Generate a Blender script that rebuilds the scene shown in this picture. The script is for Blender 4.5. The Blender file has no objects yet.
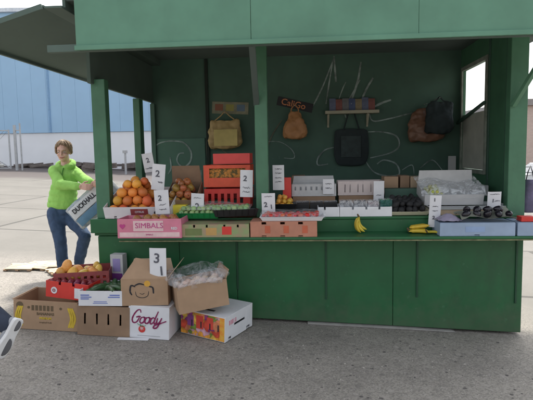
import bpy, bmesh, math, random
from mathutils import Vector, Matrix, Euler
random.seed(11)
R = math.radians
sc = bpy.context.scene
COL = sc.collection
# ---------------------------------------------------------------- camera
HC, YAW, PITCH, ROLL, FPX = 1.557, R(4.57), R(5.48), R(1.03), 500.0
F0 = Vector((-math.sin(YAW), math.cos(YAW), 0)); R0 = Vector((math.cos(YAW), math.sin(YAW), 0)); UP = Vector((0, 0, 1))
FW = F0*math.cos(PITCH) - UP*math.sin(PITCH)
U1 = F0*math.sin(PITCH) + UP*math.cos(PITCH)
RT = R0*math.cos(ROLL) - U1*math.sin(ROLL)
UU = U1*math.cos(ROLL) + R0*math.sin(ROLL)
CP = Vector((0, 0, HC))
cam = bpy.data.cameras.new('camera'); camo = bpy.data.objects.new('camera', cam); COL.objects.link(camo)
mw = Matrix((RT, UU, -FW)).transposed().to_4x4(); mw.translation = CP
camo.matrix_world = mw
cam.sensor_width = 36; cam.lens = 36*FPX/533.0; cam.clip_end = 2000; cam.clip_start = 0.05
sc.camera = camo

def ray(px, py):
    return (FW + RT*((px-266.5)/FPX) - UU*((py-200)/FPX))
def AY(px, py, y):           # point of the real place at distance y seen at this spot of the photo
    d = ray(px, py); return CP + d*(y/d.y)
def AZ(px, py, z):
    d = ray(px, py); return CP + d*((z-HC)/d.z)
SL = 0.047; G0 = -.05
def gz(x): return G0-SL*max(-25, min(25, x))
def G(px, py):
    d = ray(px, py); t = -(HC-G0)/(d.z + SL*d.x); return CP + d*t
def rect(x0, y0, x1, y1, v):  # -> cx, zbottom, w, h on plane y=v
    a = AY(x0, y1, v); b = AY(x1, y0, v); c = AY(x1, y1, v)
    return ((a.x+b.x)/2, (a.z+c.z)/2, b.x-a.x, b.z-c.z)

# ---------------------------------------------------------------- materials
def rgb(*c): return (c[0], c[1], c[2], 1)
MATS = {}
def M(name, col, rough=.6, var=.15, scale=6, bump=0, bscale=60, metal=0, rnd=0, spec=.5, col2=None, thr=None, coat=0, world=False, stains=0, sss=0, mud=0, spot=None):
    if name in MATS: return MATS[name]
    m = bpy.data.materials.new(name); m.use_nodes = True; MATS[name] = m
    nt = m.node_tree; N = nt.nodes; L = nt.links; b = N['Principled BSDF']
    b.inputs['Roughness'].default_value = rough; b.inputs['Metallic'].default_value = metal
    b.inputs['Specular IOR Level'].default_value = spec; b.inputs['Coat Weight'].default_value = coat
    if sss: b.inputs['Subsurface Weight'].default_value = sss; b.inputs['Subsurface Scale'].default_value = .02
    tc = N.new('ShaderNodeTexCoord'); out = tc.outputs['Object']
    if world:
        g = N.new('ShaderNodeNewGeometry'); out = g.outputs['Position']
    n = N.new('ShaderNodeTexNoise'); n.inputs['Scale'].default_value = scale; n.inputs['Detail'].default_value = 7; n.inputs['Roughness'].default_value = .62
    L.new(out, n.inputs['Vector'])
    mr = N.new('ShaderNodeMapRange'); L.new(n.outputs['Fac'], mr.inputs['Value'])
    lo, hi = thr if thr else (.3, .7)
    mr.inputs['From Min'].default_value = lo; mr.inputs['From Max'].default_value = hi
    mx = N.new('ShaderNodeMix'); mx.data_type = 'RGBA'
    c2 = col2 if col2 else tuple(min(1, c*(1+var)) for c in col)
    c1 = col if col2 else tuple(c*(1-var) for c in col)
    mx.inputs['A'].default_value = rgb(*c1); mx.inputs['B'].default_value = rgb(*c2)
    L.new(mr.outputs['Result'], mx.inputs['Factor']); last = mx.outputs['Result']
    if stains:
        n2 = N.new('ShaderNodeTexNoise'); n2.inputs['Scale'].default_value = 1.7; n2.inputs['Detail'].default_value = 9; n2.inputs['Roughness'].default_value = .7
        mp = N.new('ShaderNodeMapping'); mp.inputs['Scale'].default_value = (1, 1, .45); L.new(out, mp.inputs['Vector']); L.new(mp.outputs[0], n2.inputs['Vector'])
        r2 = N.new('ShaderNodeMapRange'); r2.inputs['From Min'].default_value = .5; r2.inputs['From Max'].default_value = .72; L.new(n2.outputs['Fac'], r2.inputs['Value'])
        r2.inputs['To Max'].default_value = stains
        m2 = N.new('ShaderNodeMix'); m2.data_type = 'RGBA'; m2.inputs['B'].default_value = rgb(col[0]*.45+.01, col[1]*.4+.01, col[2]*.4+.01)
        L.new(last, m2.inputs['A']); L.new(r2.outputs[0], m2.inputs['Factor']); last = m2.outputs['Result']
        # small pale scratches and chips
        v = N.new('ShaderNodeTexNoise'); v.inputs['Scale'].default_value = 22; v.inputs['Detail'].default_value = 4; L.new(out, v.inputs['Vector'])
        r3 = N.new('ShaderNodeMapRange'); r3.inputs['From Min'].default_value = .68; r3.inputs['From Max'].default_value = .74; r3.inputs['To Max'].default_value = .35; L.new(v.outputs['Fac'], r3.inputs['Value'])
        m3 = N.new('ShaderNodeMix'); m3.data_type = 'RGBA'; m3.inputs['B'].default_value = rgb(col[0]*1.5+.04, col[1]*1.2+.04, col[2]*1.4+.04)
        L.new(last, m3.inputs['A']); L.new(r3.outputs[0], m3.inputs['Factor']); last = m3.outputs['Result']
    if spot:     # stem scar at the pole of the fruit
        sz = N.new('ShaderNodeSeparateXYZ'); L.new(out, sz.inputs[0])
        rs_ = N.new('ShaderNodeMapRange'); rs_.inputs['From Min'].default_value = .70; rs_.inputs['From Max'].default_value = .86
        l_ = N.new('ShaderNodeVectorMath'); l_.operation = 'NORMALIZE'; L.new(out, l_.inputs[0]); L.new(l_.outputs[0], sz.inputs[0])
        rs_.inputs['From Min'].default_value = .975; rs_.inputs['From Max'].default_value = .985; L.new(sz.outputs['Z'], rs_.inputs['Value'])
        ms_ = N.new('ShaderNodeMix'); ms_.data_type = 'RGBA'; ms_.inputs['B'].default_value = rgb(*spot); L.new(last, ms_.inputs['A']); L.new(rs_.outputs[0], ms_.inputs['Factor']); last = ms_.outputs['Result']
        nb_ = N.new('ShaderNodeTexNoise'); nb_.inputs['Scale'].default_value = 3.2; nb_.inputs['Detail'].default_value = 5; L.new(out, nb_.inputs['Vector'])
        rb_ = N.new('ShaderNodeMapRange'); rb_.inputs['From Min'].default_value = .62; rb_.inputs['From Max'].default_value = .72; rb_.inputs['To Max'].default_value = .35; L.new(nb_.outputs['Fac'], rb_.inputs['Value'])
        mb_ = N.new('ShaderNodeMix'); mb_.data_type = 'RGBA'; mb_.inputs['B'].default_value = rgb(col[0]*.6, col[1]*.5+.01, col[2]*.4); L.new(last, mb_.inputs['A']); L.new(rb_.outputs[0], mb_.inputs['Factor']); last = mb_.outputs['Result']
    if mud:      # dried mud splashed up from the ground
        sp = N.new('ShaderNodeSeparateXYZ'); L.new(out, sp.inputs[0])
        nm = N.new('ShaderNodeTexNoise'); nm.inputs['Scale'].default_value = 9; nm.inputs['Detail'].default_value = 8; nm.inputs['Roughness'].default_value = .75; L.new(out, nm.inputs['Vector'])
        s1 = N.new('ShaderNodeMath'); s1.operation = 'MULTIPLY_ADD'; s1.inputs[1].default_value = -.75; L.new(nm.outputs['Fac'], s1.inputs[0]); L.new(sp.outputs['Z'], s1.inputs[2])
        rm = N.new('ShaderNodeMapRange'); rm.inputs['From Min'].default_value = -.45; rm.inputs['From Max'].default_value = -.15; rm.inputs['To Min'].default_value = mud; rm.inputs['To Max'].default_value = 0; L.new(s1.outputs[0], rm.inputs['Value'])
        mm_ = N.new('ShaderNodeMix'); mm_.data_type = 'RGBA'; mm_.inputs['B'].default_value = rgb(.12, .105, .08); L.new(last, mm_.inputs['A']); L.new(rm.outputs[0], mm_.inputs['Factor']); last = mm_.outputs['Result']
    if rnd:
        oi = N.new('ShaderNodeObjectInfo'); hs = N.new('ShaderNodeHueSaturation')
        q = N.new('ShaderNodeMapRange'); q.inputs['To Min'].default_value = .5-rnd*.08; q.inputs['To Max'].default_value = .5+rnd*.08; L.new(oi.outputs['Random'], q.inputs['Value'])
        w = N.new('ShaderNodeMath'); w.operation = 'MULTIPLY'; w.inputs[1].default_value = 7.31; L.new(oi.outputs['Random'], w.inputs[0])
        w2 = N.new('ShaderNodeMath'); w2.operation = 'FRACT'; L.new(w.outputs[0], w2.inputs[0])
        q2 = N.new('ShaderNodeMapRange'); q2.inputs['To Min'].default_value = 1-rnd*.6; q2.inputs['To Max'].default_value = 1+rnd*.3; L.new(w2.outputs[0], q2.inputs['Value'])
        L.new(q.outputs[0], hs.inputs['Hue']); L.new(q2.outputs[0], hs.inputs['Value']); L.new(last, hs.inputs['Color']); last = hs.outputs['Color']
    L.new(last, b.inputs['Base Color'])
    if bump:
        nb = N.new('ShaderNodeTexNoise'); nb.inputs['Scale'].default_value = bscale; nb.inputs['Detail'].default_value = 4; L.new(out, nb.inputs['Vector'])
        bp = N.new('ShaderNodeBump'); bp.inputs['Strength'].default_value = bump; bp.inputs['Distance'].default_value = .01
        L.new(nb.outputs['Fac'], bp.inputs['Height']); L.new(bp.outputs[0], b.inputs['Normal'])
    return m
def film(name, alpha=.25, col=(.9, .92, .95), rough=.12):
    m = bpy.data.materials.new(name); m.use_nodes = True; N = m.node_tree.nodes; L = m.node_tree.links
    b = N['Principled BSDF']; b.inputs['Base Color'].default_value = rgb(*col); b.inputs['Roughness'].default_value = rough
    n = N.new('ShaderNodeTexNoise'); n.inputs['Scale'].default_value = 11; n.inputs['Detail'].default_value = 3; n.inputs['Distortion'].default_value = 2.5
    tc = N.new('ShaderNodeTexCoord'); L.new(tc.outputs['Object'], n.inputs['Vector'])
    r = N.new('ShaderNodeMapRange'); r.inputs['From Min'].default_value = .35; r.inputs['From Max'].default_value = .75
    r.inputs['To Min'].default_value = alpha*.3; r.inputs['To Max'].default_value = min(1, alpha*2.2); L.new(n.outputs['Fac'], r.inputs['Value']); L.new(r.outputs[0], b.inputs['Alpha'])
    bp = N.new('ShaderNodeBump'); bp.inputs['Strength'].default_value = .5; bp.inputs['Distance'].default_value = .02; L.new(n.outputs['Fac'], bp.inputs['Height']); L.new(bp.outputs[0], b.inputs['Normal'])
    return m
GREEN = (.012, .110, .036)
mPanel = M('green_paint_panel', GREEN, .5, .16, 2.5, .12, 14, stains=.7, world=True, mud=.3)
mPost = M('green_paint_post', (.06, .17, .095), .5, .15, 5, .15, 30, stains=.4, world=True)
mFascia = M('flare_paled_green_paint', (.098, .23, .155), .6, .16, 2.2, .08, 20, world=True)  # stall green with the pale wash of lens flare put into its colour
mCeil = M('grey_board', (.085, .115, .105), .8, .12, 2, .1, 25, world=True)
mAwn = M('weathered_grey_green_board', (.085, .125, .105), .8, .1, 2, .1, 25, world=True)
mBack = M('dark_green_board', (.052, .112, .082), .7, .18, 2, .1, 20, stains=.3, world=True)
mBack2 = M('mid_green_board', (.07, .15, .11), .7, .12, 2, .1, 20, world=True)
mDark = M('dark_gap', (.012, .02, .015), .8)
mSpray = M('white_spray_paint', (.20, .25, .235), .7, .5, 9, world=True, thr=(.35, .6))
mSprayB = M('brown_spray_paint', (.13, .12, .08), .7, .4, 9, world=True)
mCard = M('brown_cardboard', (.38, .25, .155), .85, .1, 7, .1, 120)
mCard2 = M('darker_cardboard', (.27, .175, .11), .85, .14, 7, .1, 120)
mCard3 = M('pale_cardboard', (.46, .34, .23), .85, .1, 7, .1, 120)
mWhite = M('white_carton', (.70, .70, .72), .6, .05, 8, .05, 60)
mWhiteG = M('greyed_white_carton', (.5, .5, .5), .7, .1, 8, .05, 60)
mRed = M('red_plastic', (.62, .035, .025), .45, .12, 6)
mOrR = M('orange_red_carton', (.72, .09, .035), .5, .14, 9)
mMar = M('maroon_crate', (.26, .05, .05), .55, .2, 8)
mPink = M('pink_carton', (.62, .2, .28), .6, .12, 7)
mPinkL = M('pale_pink_print', (.72, .5, .5), .6, .12, 12)
mBlack = M('black_plastic', (.012, .012, .014), .35, .2, 10)
mGrn = M('green_plastic_tray', (.01, .22, .06), .4, .15, 10)
mBlue = M('blue_carton', (.27, .35, .47), .55, .12, 6)
mYel = M('yellow_carton', (.75, .62, .05), .5, .1, 8)
mInk = M('black_ink', (.02, .02, .025), .7)
mPen = M('faded_marker', (.11, .11, .13), .8, .3, 30)
mPurp = M('purple_print', (.16, .035, .2), .6)
mOrg = M('orange_fruit_skin', (.78, .25, .05), .42, .12, 14, .25, 160, rnd=.45, sss=.1, spot=(.08, .12, .02))
mApple = M('red_yellow_apple_skin', (.35, .07, .03), .35, .1, 9, col2=(.50, .33, .09), thr=(.42, .66), rnd=.5, spot=(.08, .05, .02))
mMango = M('mango_skin', (.72, .34, .06), .4, .1, 5, col2=(.72, .46, .10), thr=(.35, .65), rnd=.35, spot=(.07, .04, .02))
mAvo = M('dark_avocado_skin', (.018, .018, .02), .32, .3, 10, .5, 90, rnd=.3)
mLime = M('pale_green_fruit_skin', (.32, .48, .2), .4, .15, 9, rnd=.45, spot=(.1, .08, .03))
mTom = M('tomato_skin', (.6, .055, .02), .25, .1, 8, rnd=.2, spot=(.04, .12, .02))
mBan = M('banana_skin', (.70, .50, .04), .5, .1, 8, col2=(.55, .48, .05), thr=(.4, .7), rnd=.2)
mStem = M('brown_stem', (.1, .07, .03), .8)
mBerry = M('blueberry_skin', (.02, .022, .05), .5, .3, 20, rnd=.4)
mWood = M('pale_wood', (.55, .45, .3), .8, .15, 12, .2, 60)
mSkin = M('skin', (.62, .38, .29), .5, .06, 12, sss=.1)
mHair = M('light_brown_hair', (.27, .185, .11), .6, .45, 40, .5, 120)
mHood = M('lime_green_fleece', (.29, .57, .12), .9, .08, 6, .35, 60)
mJean = M('blue_denim', (.045, .08, .15), .9, .3, 9, .3, 200)
mJean2 = M('dark_denim', (.03, .04, .065), .9, .25, 9, .3, 200)
mMetal = M('galvanised_metal', (.42, .43, .44), .5, .15, 8, metal=.4)
fClear = film('clear_plastic_film', .17)
fBag = film('clear_plastic_bag', .17)
fTeal = film('teal_plastic_film', .6, (.03, .14, .13))

# ---------------------------------------------------------------- object helpers
def tag(o, label=None, cat=None, group=None, kind=None):
    if label: o['label'] = label
    if cat: o['category'] = cat
    if group: o['group'] = group
    if kind: o['kind'] = kind
    return o
def empty(name, loc, label, cat, group=None, rz=0, rx=0, ry=0):
    o = bpy.data.objects.new(name, None); COL.objects.link(o); o.empty_display_size = .1
    o.location = loc; o.rotation_euler = (rx, ry, rz); return tag(o, label, cat, group)
def link(name, me, mat, parent=None, smooth=False):
    o = bpy.data.objects.new(name, me); COL.objects.link(o)
    if mat is not None and not me.materials: me.materials.append(mat)
    if parent: o.parent = parent
    if smooth:
        for p in me.polygons: p.use_smooth = True
    return o
class MB:
    def __init__(s): s.bm = bmesh.new()
    def box(s, c, size, rot=None):
        m = Matrix.Translation(c) @ (rot.to_matrix().to_4x4() if rot else Matrix()) @ Matrix.Diagonal((*size, 1))
        bmesh.ops.create_cube(s.bm, size=1, matrix=m); return s
    def b2(s, x0, x1, y0, y1, z0, z1):
        return s.box(((x0+x1)/2, (y0+y1)/2, (z0+z1)/2), (x1-x0, y1-y0, z1-z0))
    def prism(s, pts, vec):   # polygon (list of Vectors) swept along vec
        vec = Vector(vec); a = [s.bm.verts.new(Vector(p)) for p in pts]; b = [s.bm.verts.new(Vector(p)+vec) for p in pts]
        s.bm.faces.new(a); s.bm.faces.new(b[::-1]); n = len(pts)
        for i in range(n): s.bm.faces.new((a[i], b[i], b[(i+1) % n], a[(i+1) % n])[::-1])
        return s
    def bar(s, a, b, w, d=None):
        a = Vector(a); b = Vector(b); v = b-a; q = v.to_track_quat('Z', 'Y')
        m = Matrix.Translation((a+b)/2) @ q.to_matrix().to_4x4() @ Matrix.Diagonal((w, d or w, v.length, 1))
        bmesh.ops.create_cube(s.bm, size=1, matrix=m); return s
    def rings(s, rs, cap=True):
        prev = None; first = None
        for r in rs:
            vs = [s.bm.verts.new(p) for p in r]
            if prev:
                n = len(vs)
                for i in range(n): s.bm.faces.new((prev[i], prev[(i+1) % n], vs[(i+1) % n], vs[i]))
            else: first = vs
            prev = vs
        if cap: s.bm.faces.new(first[::-1]); s.bm.faces.new(prev)
        return s
    def tube(s, pts, rad, seg=10, ends=True):
        pts = [Vector(p) for p in pts]; n = len(pts)
        if not hasattr(rad, '__len__'): rad = [rad]*n
        rs = []; last = None
        P = []; Q = []
        for i in range(n):
            d = (pts[min(i+1, n-1)]-pts[max(i-1, 0)]).normalized()
            if last is None:
                x = d.orthogonal().normalized()
            else: x = (last - d*last.dot(d)).normalized()
            last = x; y = d.cross(x); P.append((pts[i], x, y, d, rad[i]))
        seq = []
        if ends:
            p, x, y, d, r = P[0]
            for k in (80, 55, 30): seq.append((p-d*r*math.sin(R(k)), x, y, r*math.cos(R(k))))
        for p, x, y, d, r in P: seq.append((p, x, y, r))
        if ends:
            p, x, y, d, r = P[-1]
            for k in (30, 55, 80): seq.append((p+d*r*math.sin(R(k)), x, y, r*math.cos(R(k))))
        for p, x, y, r in seq:
            rs.append([p + x*(r*math.cos(2*math.pi*j/seg)) + y*(r*math.sin(2*math.pi*j/seg)) for j in range(seg)])
        return s.rings(rs)
    def ell(s, c, r, rot=None, seg=16):
        m = Matrix.Translation(c) @ (rot.to_matrix().to_4x4() if rot else Matrix()) @ Matrix.Diagonal((*r, 1))
        bmesh.ops.create_uvsphere(s.bm, u_segments=seg, v_segments=seg//2+2, radius=1, matrix=m); return s
    def mesh(s, name):
        bmesh.ops.recalc_face_normals(s.bm, faces=s.bm.faces)
        me = bpy.data.meshes.new(name); s.bm.to_mesh(me); s.bm.free(); return me
    def build(s, name, mat, parent=None, smooth=False, bevel=0):
        o = link(name, s.mesh(name), mat, parent, smooth)
        if bevel:
            b = o.modifiers.new('bevel', 'BEVEL'); b.width = bevel; b.segments = 2; b.limit_method = 'ANGLE'
        return o
def wall(mb, w, h, t, holes, org, ax, az, nrm):
    """board w x h with rectangular holes (x0,z0,x1,z1) ; org = lower-left corner; ax, az unit dirs; nrm thickness dir"""
    xs = sorted({0, w, *[a for q in holes for a in (q[0], q[2])]}); zs = sorted({0, h, *[a for q in holes for a in (q[1], q[3])]})
    org = Vector(org); ax = Vector(ax); az = Vector(az); nrm = Vector(nrm)
    def solid(i, j):
        if i < 0 or j < 0 or i >= len(xs)-1 or j >= len(zs)-1: return False
        cx = (xs[i]+xs[i+1])/2; cz = (zs[j]+zs[j+1])/2
        return not any(q[0] < cx < q[2] and q[1] < cz < q[3] for q in holes)
    vd = {}
    def V(i, j, k):
        if (i, j, k) not in vd: vd[(i, j, k)] = mb.bm.verts.new(org + ax*xs[i] + az*zs[j] + nrm*(t*k))
        return vd[(i, j, k)]
    for i in range(len(xs)-1):
        for j in range(len(zs)-1):
            if not solid(i, j): continue
            mb.bm.faces.new((V(i, j, 0), V(i+1, j, 0), V(i+1, j+1, 0), V(i, j+1, 0)))
            mb.bm.faces.new((V(i, j, 1), V(i, j+1, 1), V(i+1, j+1, 1), V(i+1, j, 1)))
            if not solid(i-1, j): mb.bm.faces.new((V(i, j, 0), V(i, j+1, 0), V(i, j+1, 1), V(i, j, 1)))
            if not solid(i+1, j): mb.bm.faces.new((V(i+1, j, 0), V(i+1, j, 1), V(i+1, j+1, 1), V(i+1, j+1, 0)))
            if not solid(i, j-1): mb.bm.faces.new((V(i, j, 0), V(i, j, 1), V(i+1, j, 1), V(i+1, j, 0)))
            if not solid(i, j+1): mb.bm.faces.new((V(i, j+1, 0), V(i+1, j+1, 0), V(i+1, j+1, 1), V(i, j+1, 1)))
def text(root, body, size, pos, mat, face='front', shear=0, bold=0, name='lettering', rot=0, width=None, sx=1):
    cu = bpy.data.curves.new('t', 'FONT'); cu.body = body; cu.size = size; cu.shear = shear; cu.offset = bold; cu.extrude = .0006
    cu.align_x = 'CENTER'; cu.align_y = 'CENTER'; cu.resolution_u = 3
    o = bpy.data.objects.new('t', cu); COL.objects.link(o)
    dg = bpy.context.evaluated_depsgraph_get(); me = bpy.data.meshes.new_from_object(o.evaluated_get(dg))
    bpy.data.objects.remove(o); bpy.data.curves.remove(cu); me.name = name
    rz = {'front': 0, 'right': R(90), 'left': R(-90), 'back': R(180)}[face] if isinstance(face, str) else 0
    me.transform(Matrix.Translation(pos) @ Matrix.Rotation(rz, 4, 'Z') @ Matrix.Rotation(R(90), 4, 'X') @ Matrix.Rotation(rot, 4, 'Z') @ Matrix.Diagonal((sx, 1, 1, 1)))
    me.materials.clear()
    return link(name, me, mat, root)
def ribbon(root, pts, w, y, mat, name='spray_line', closed=False):
    """flat painted stroke on a wall plane facing -y; pts are (x,z)"""
    n = len(pts); mb = MB(); vs = []
    P = [Vector((p[0], 0, p[1])) for p in pts]
    for i in range(n):
        d = (P[min(i+1, n-1)]-P[max(i-1, 0)]).normalized(); q = Vector((-d.z, 0, d.x))
        ww = w*(.6+.4*math.sin(math.pi*(i+.5)/n))*(.85+.3*random.random())
        vs.append((P[i]+q*ww/2, P[i]-q*ww/2))
    for yy in (0,):
        a = [(mb.bm.verts.new((u.x, y, u.z)), mb.bm.verts.new((v.x, y, v.z))) for u, v in vs]
        for i in range(n-1): mb.bm.faces.new((a[i][0], a[i][1], a[i+1][1], a[i+1][0]))
    return mb.build(name, mat, root)
def smoothpts(pts, k=6):
    out = []
    P = [Vector((*p, 0)) if len(p) == 2 else Vector(p) for p in pts]; n = len(P)
    for i in range(n-1):
        p0 = P[max(i-1, 0)]; p1 = P[i]; p2 = P[i+1]; p3 = P[min(i+2, n-1)]
        for j in range(k):
            t = j/k
            out.append(.5*((2*p1)+(p2-p0)*t+(2*p0-5*p1+4*p2-p3)*t*t+(3*p1-p0-3*p2+p3)*t**3))
    out.append(P[-1]); return out

def carton(name, label, cat, cx, yf, zb, w, d, h, mat, rz=0, tilt=0, roll=0, top='open', holes=(), flaps=(), group=None, t=.006, inner=None, rightholes=()):
    """box whose front bottom edge centre is at (cx, yf, zb); local front = -y"""
    root = empty(name, (cx, yf, zb), label, cat, group, rz=rz, rx=tilt, ry=roll)
    mb = MB()
    X = Vector((1, 0, 0)); Y = Vector((0, 1, 0)); Z = Vector((0, 0, 1))
    wall(mb, w, h, t, [(a*w, b*h, c*w, e*h) for a, b, c, e in holes], (-w/2, 0, 0), X, Z, Y)
    wall(mb, w, h, t, [], (-w/2, d-t, 0), X, Z, Y)
    wall(mb, d-2*t, h, t, [], (-w/2, t, 0), Y, Z, X)
    wall(mb, d-2*t, h, t, [(a*d, b*h, c*d, e*h) for a, b, c, e in rightholes], (w/2-t, t, 0), Y, Z, X)
    mb.b2(-w/2+t, w/2-t, t, d-t, 0, t)
    # slightly dented walls
    for v in mb.bm.verts:
        v.co += Vector((random.uniform(-1, 1), random.uniform(-1, 1), 0))*.0015
    mb.build('box_body', mat, root)
    if top == 'closed':
        lid = MB(); g = .003
        lid.b2(-w/2, -w/2+w/2-g/2+0, 0, d, h, h+t*.8) if False else None
        lid.b2(-w/2+.001, w/2-.001, .001, d/2-g, h, h+t*.7); lid.b2(-w/2+.001, w/2-.001, d/2+g, d-.001, h, h+t*.7)
        lid.b2(-w/2+.01, w/2-.01, d/2-g, d/2+g, h-.004, h)
        lid.build('lid', mat, root)
    for side, ang, ln in flaps:
        f = MB(); a = R(ang)
        if side in ('front', 'back'):
            s = -1 if side == 'front' else 1; y0 = 0.0 if side == 'front' else d
            v = Vector((0, s*math.sin(a), math.cos(a)))*ln; nn = Vector((0, math.cos(a), -s*math.sin(a)))*t
            f.prism([Vector((-w/2+.004, y0, h)), Vector((w/2-.004, y0, h)), Vector((w/2-.015, y0, h))+v, Vector((-w/2+.015, y0, h))+v], nn*(-s))
        else:
            s = -1 if side == 'left' else 1; x0 = s*w/2
            v = Vector((s*math.sin(a), 0, math.cos(a)))*ln; nn = Vector((math.cos(a), 0, -s*math.sin(a)))*t
            f.prism([Vector((x0, .004, h)), Vector((x0, d-.004, h)), Vector((x0, d-.015, h))+v, Vector((x0, .015, h))+v], nn*(-s))
        f.build('flap', mat, root)
    return root
def decal(root, w, h, x0, z0, x1, z1, mat, name='print', off=.0015, y=0):
    return MB().b2(-w/2+x0*w, -w/2+x1*w, y-off, y-.0003, z0*h, z1*h).build(name, mat, root)
def put(me, name, mat, loc, label, cat, group, rot=None, scale=1):
    o = link(name, me, mat); o.location = loc
    o.rotation_euler = rot if rot else (random.uniform(0, 6), random.uniform(0, 6), random.uniform(0, 6))
    o.scale = (scale,)*3 if not hasattr(scale, '__len__') else scale
    return tag(o, label, cat, group)
# ================================================================ SETTING
def make_ground():
    bm = bmesh.new(); xs = [-400, -25, -8, -4, 0, 4, 8, 25, 400]; ys = [-60, 0, 3, 6, 12, 30, 80, 600]
    g = [[bm.verts.new((x, y, gz(x))) for x in xs] for y in ys]
    for j in range(len(ys)-1):
        for i in range(len(xs)-1): bm.faces.new((g[j][i], g[j][i+1], g[j+1][i+1], g[j+1][i]))
    me = bpy.data.meshes.new('ground'); bm.to_mesh(me); bm.free()
    m = bpy.data.materials.new('asphalt_and_concrete'); m.use_nodes = True; nt = m.node_tree; N = nt.nodes; L = nt.links; b = N['Principled BSDF']
    pos = N.new('ShaderNodeNewGeometry').outputs['Position']
    def noise(s, d=6, r=.6, dist=0):
        n = N.new('ShaderNodeTexNoise'); n.inputs['Scale'].default_value = s; n.inputs['Detail'].default_value = d; n.inputs['Roughness'].default_value = r
        n.inputs['Distortion'].default_value = dist; L.new(pos, n.inputs['Vector']); return n.outputs['Fac']
    def mr(v, a, b_, c=0, d=1):
        n = N.new('ShaderNodeMapRange'); L.new(v, n.inputs['Value'])
        for k, q in zip(('From Min', 'From Max', 'To Min', 'To Max'), (a, b_, c, d)): n.inputs[k].default_value = q
        return n.outputs[0]
    def mix(f, A, B):
        n = N.new('ShaderNodeMix'); n.data_type = 'RGBA'
        if isinstance(f, float): n.inputs['Factor'].default_value = f
        else: L.new(f, n.inputs['Factor'])
        for k, q in (('A', A), ('B', B)):
            if isinstance(q, tuple): n.inputs[k].default_value = rgb(*q)
            else: L.new(q, n.inputs[k])
        return n.outputs['Result']
    asp = mix(mr(noise(1.3, 8, .65), .35, .65), (.25, .23, .20), (.32, .295, .255))
    asp = mix(mr(noise(55, 5, .7), .35, .68), asp, (.25, .235, .22)) if False else asp
    v = N.new('ShaderNodeTexVoronoi'); v.inputs['Scale'].default_value = 100; L.new(pos, v.inputs['Vector'])
    sepv = N.new('ShaderNodeSeparateColor'); L.new(v.outputs['Color'], sepv.inputs[0])
    grain = mr(sepv.outputs[0], 0, 1)
    dk = mix(mr(sepv.outputs[0], .0, .75, .6, 0), asp, (.10, .092, .085))
    lt = mix(mr(sepv.outputs[1], .8, 1, 0, .8), dk, (.36, .33, .3))
    v2 = N.new('ShaderNodeTexVoronoi'); v2.inputs['Scale'].default_value = 26; L.new(pos, v2.inputs['Vector'])
    sv2 = N.new('ShaderNodeSeparateColor'); L.new(v2.outputs['Color'], sv2.inputs[0])
    lt = mix(mr(sv2.outputs[2], .95, .97, 0, .35), lt, (.38, .345, .31)); lt = mix(mr(sv2.outputs[0], .96, .98, 0, .4), lt, (.11, .10, .095))
    lt = mix(mr(noise(3.2, 6, .7), .5, .7, 0, .3), lt, (.17, .152, .14))
    big = mix(mr(noise(9, 5, .7, 1), .62, .70, 0, .5), lt, (.075, .07, .065))
    big = mix(mr(noise(24, 3, .6, .5), .68, .74, 0, .55), big, (.05, .047, .045))
    conc = mix(mr(noise(.6, 9, .65), .3, .7), (.135, .128, .112), (.185, .175, .155))
    conc = mix(mr(noise(30, 5, .7), .5, .75, 0, .4), conc, (.22, .21, .19))
    bt = N.new('ShaderNodeTexBrick'); bt.inputs['Scale'].default_value = .085; bt.inputs['Mortar Size'].default_value = .0035; bt.offset = .35
    bt.inputs['Color1'].default_value = (1, 1, 1, 1); bt.inputs['Color2'].default_value = (.95, .95, .95, 1); bt.inputs['Mortar'].default_value = (.45, .45, .45, 1); L.new(pos, bt.inputs['Vector'])
    mm = N.new('ShaderNodeMix'); mm.data_type = 'RGBA'; mm.blend_type = 'MULTIPLY'; mm.inputs['Factor'].default_value = 1; L.new(conc, mm.inputs['A']); L.new(bt.outputs['Color'], mm.inputs['B']); conc = mm.outputs['Result']
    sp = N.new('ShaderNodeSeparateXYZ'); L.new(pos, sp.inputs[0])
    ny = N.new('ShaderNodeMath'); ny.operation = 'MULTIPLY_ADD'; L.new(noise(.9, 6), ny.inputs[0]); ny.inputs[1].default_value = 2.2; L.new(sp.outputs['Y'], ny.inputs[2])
    # concrete yard starts behind the stall; to its right it reaches further forward
    nx = mr(sp.outputs['X'], 1.6, 2.6, 0, 1.9)
    ad = N.new('ShaderNodeMath'); ad.operation = 'ADD'; L.new(ny.outputs[0], ad.inputs[0]); L.new(nx, ad.inputs[1])
    near = mr(ad.outputs[0], 6.6, 8.4)
    far = mr(ny.outputs[0], 22.5, 24)  # dark strip before the warehouse: its cast shadow painted into the asphalt colour
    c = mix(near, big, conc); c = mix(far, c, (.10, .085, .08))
    L.new(c, b.inputs['Base Color']); b.inputs['Roughness'].default_value = .8; b.inputs['Specular IOR Level'].default_value = .3
    bp = N.new('ShaderNodeBump'); bp.inputs['Strength'].default_value = .5; bp.inputs['Distance'].default_value = .006
    L.new(grain, bp.inputs['Height']); L.new(bp.outputs[0], b.inputs['Normal'])
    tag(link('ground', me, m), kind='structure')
make_ground()
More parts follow.
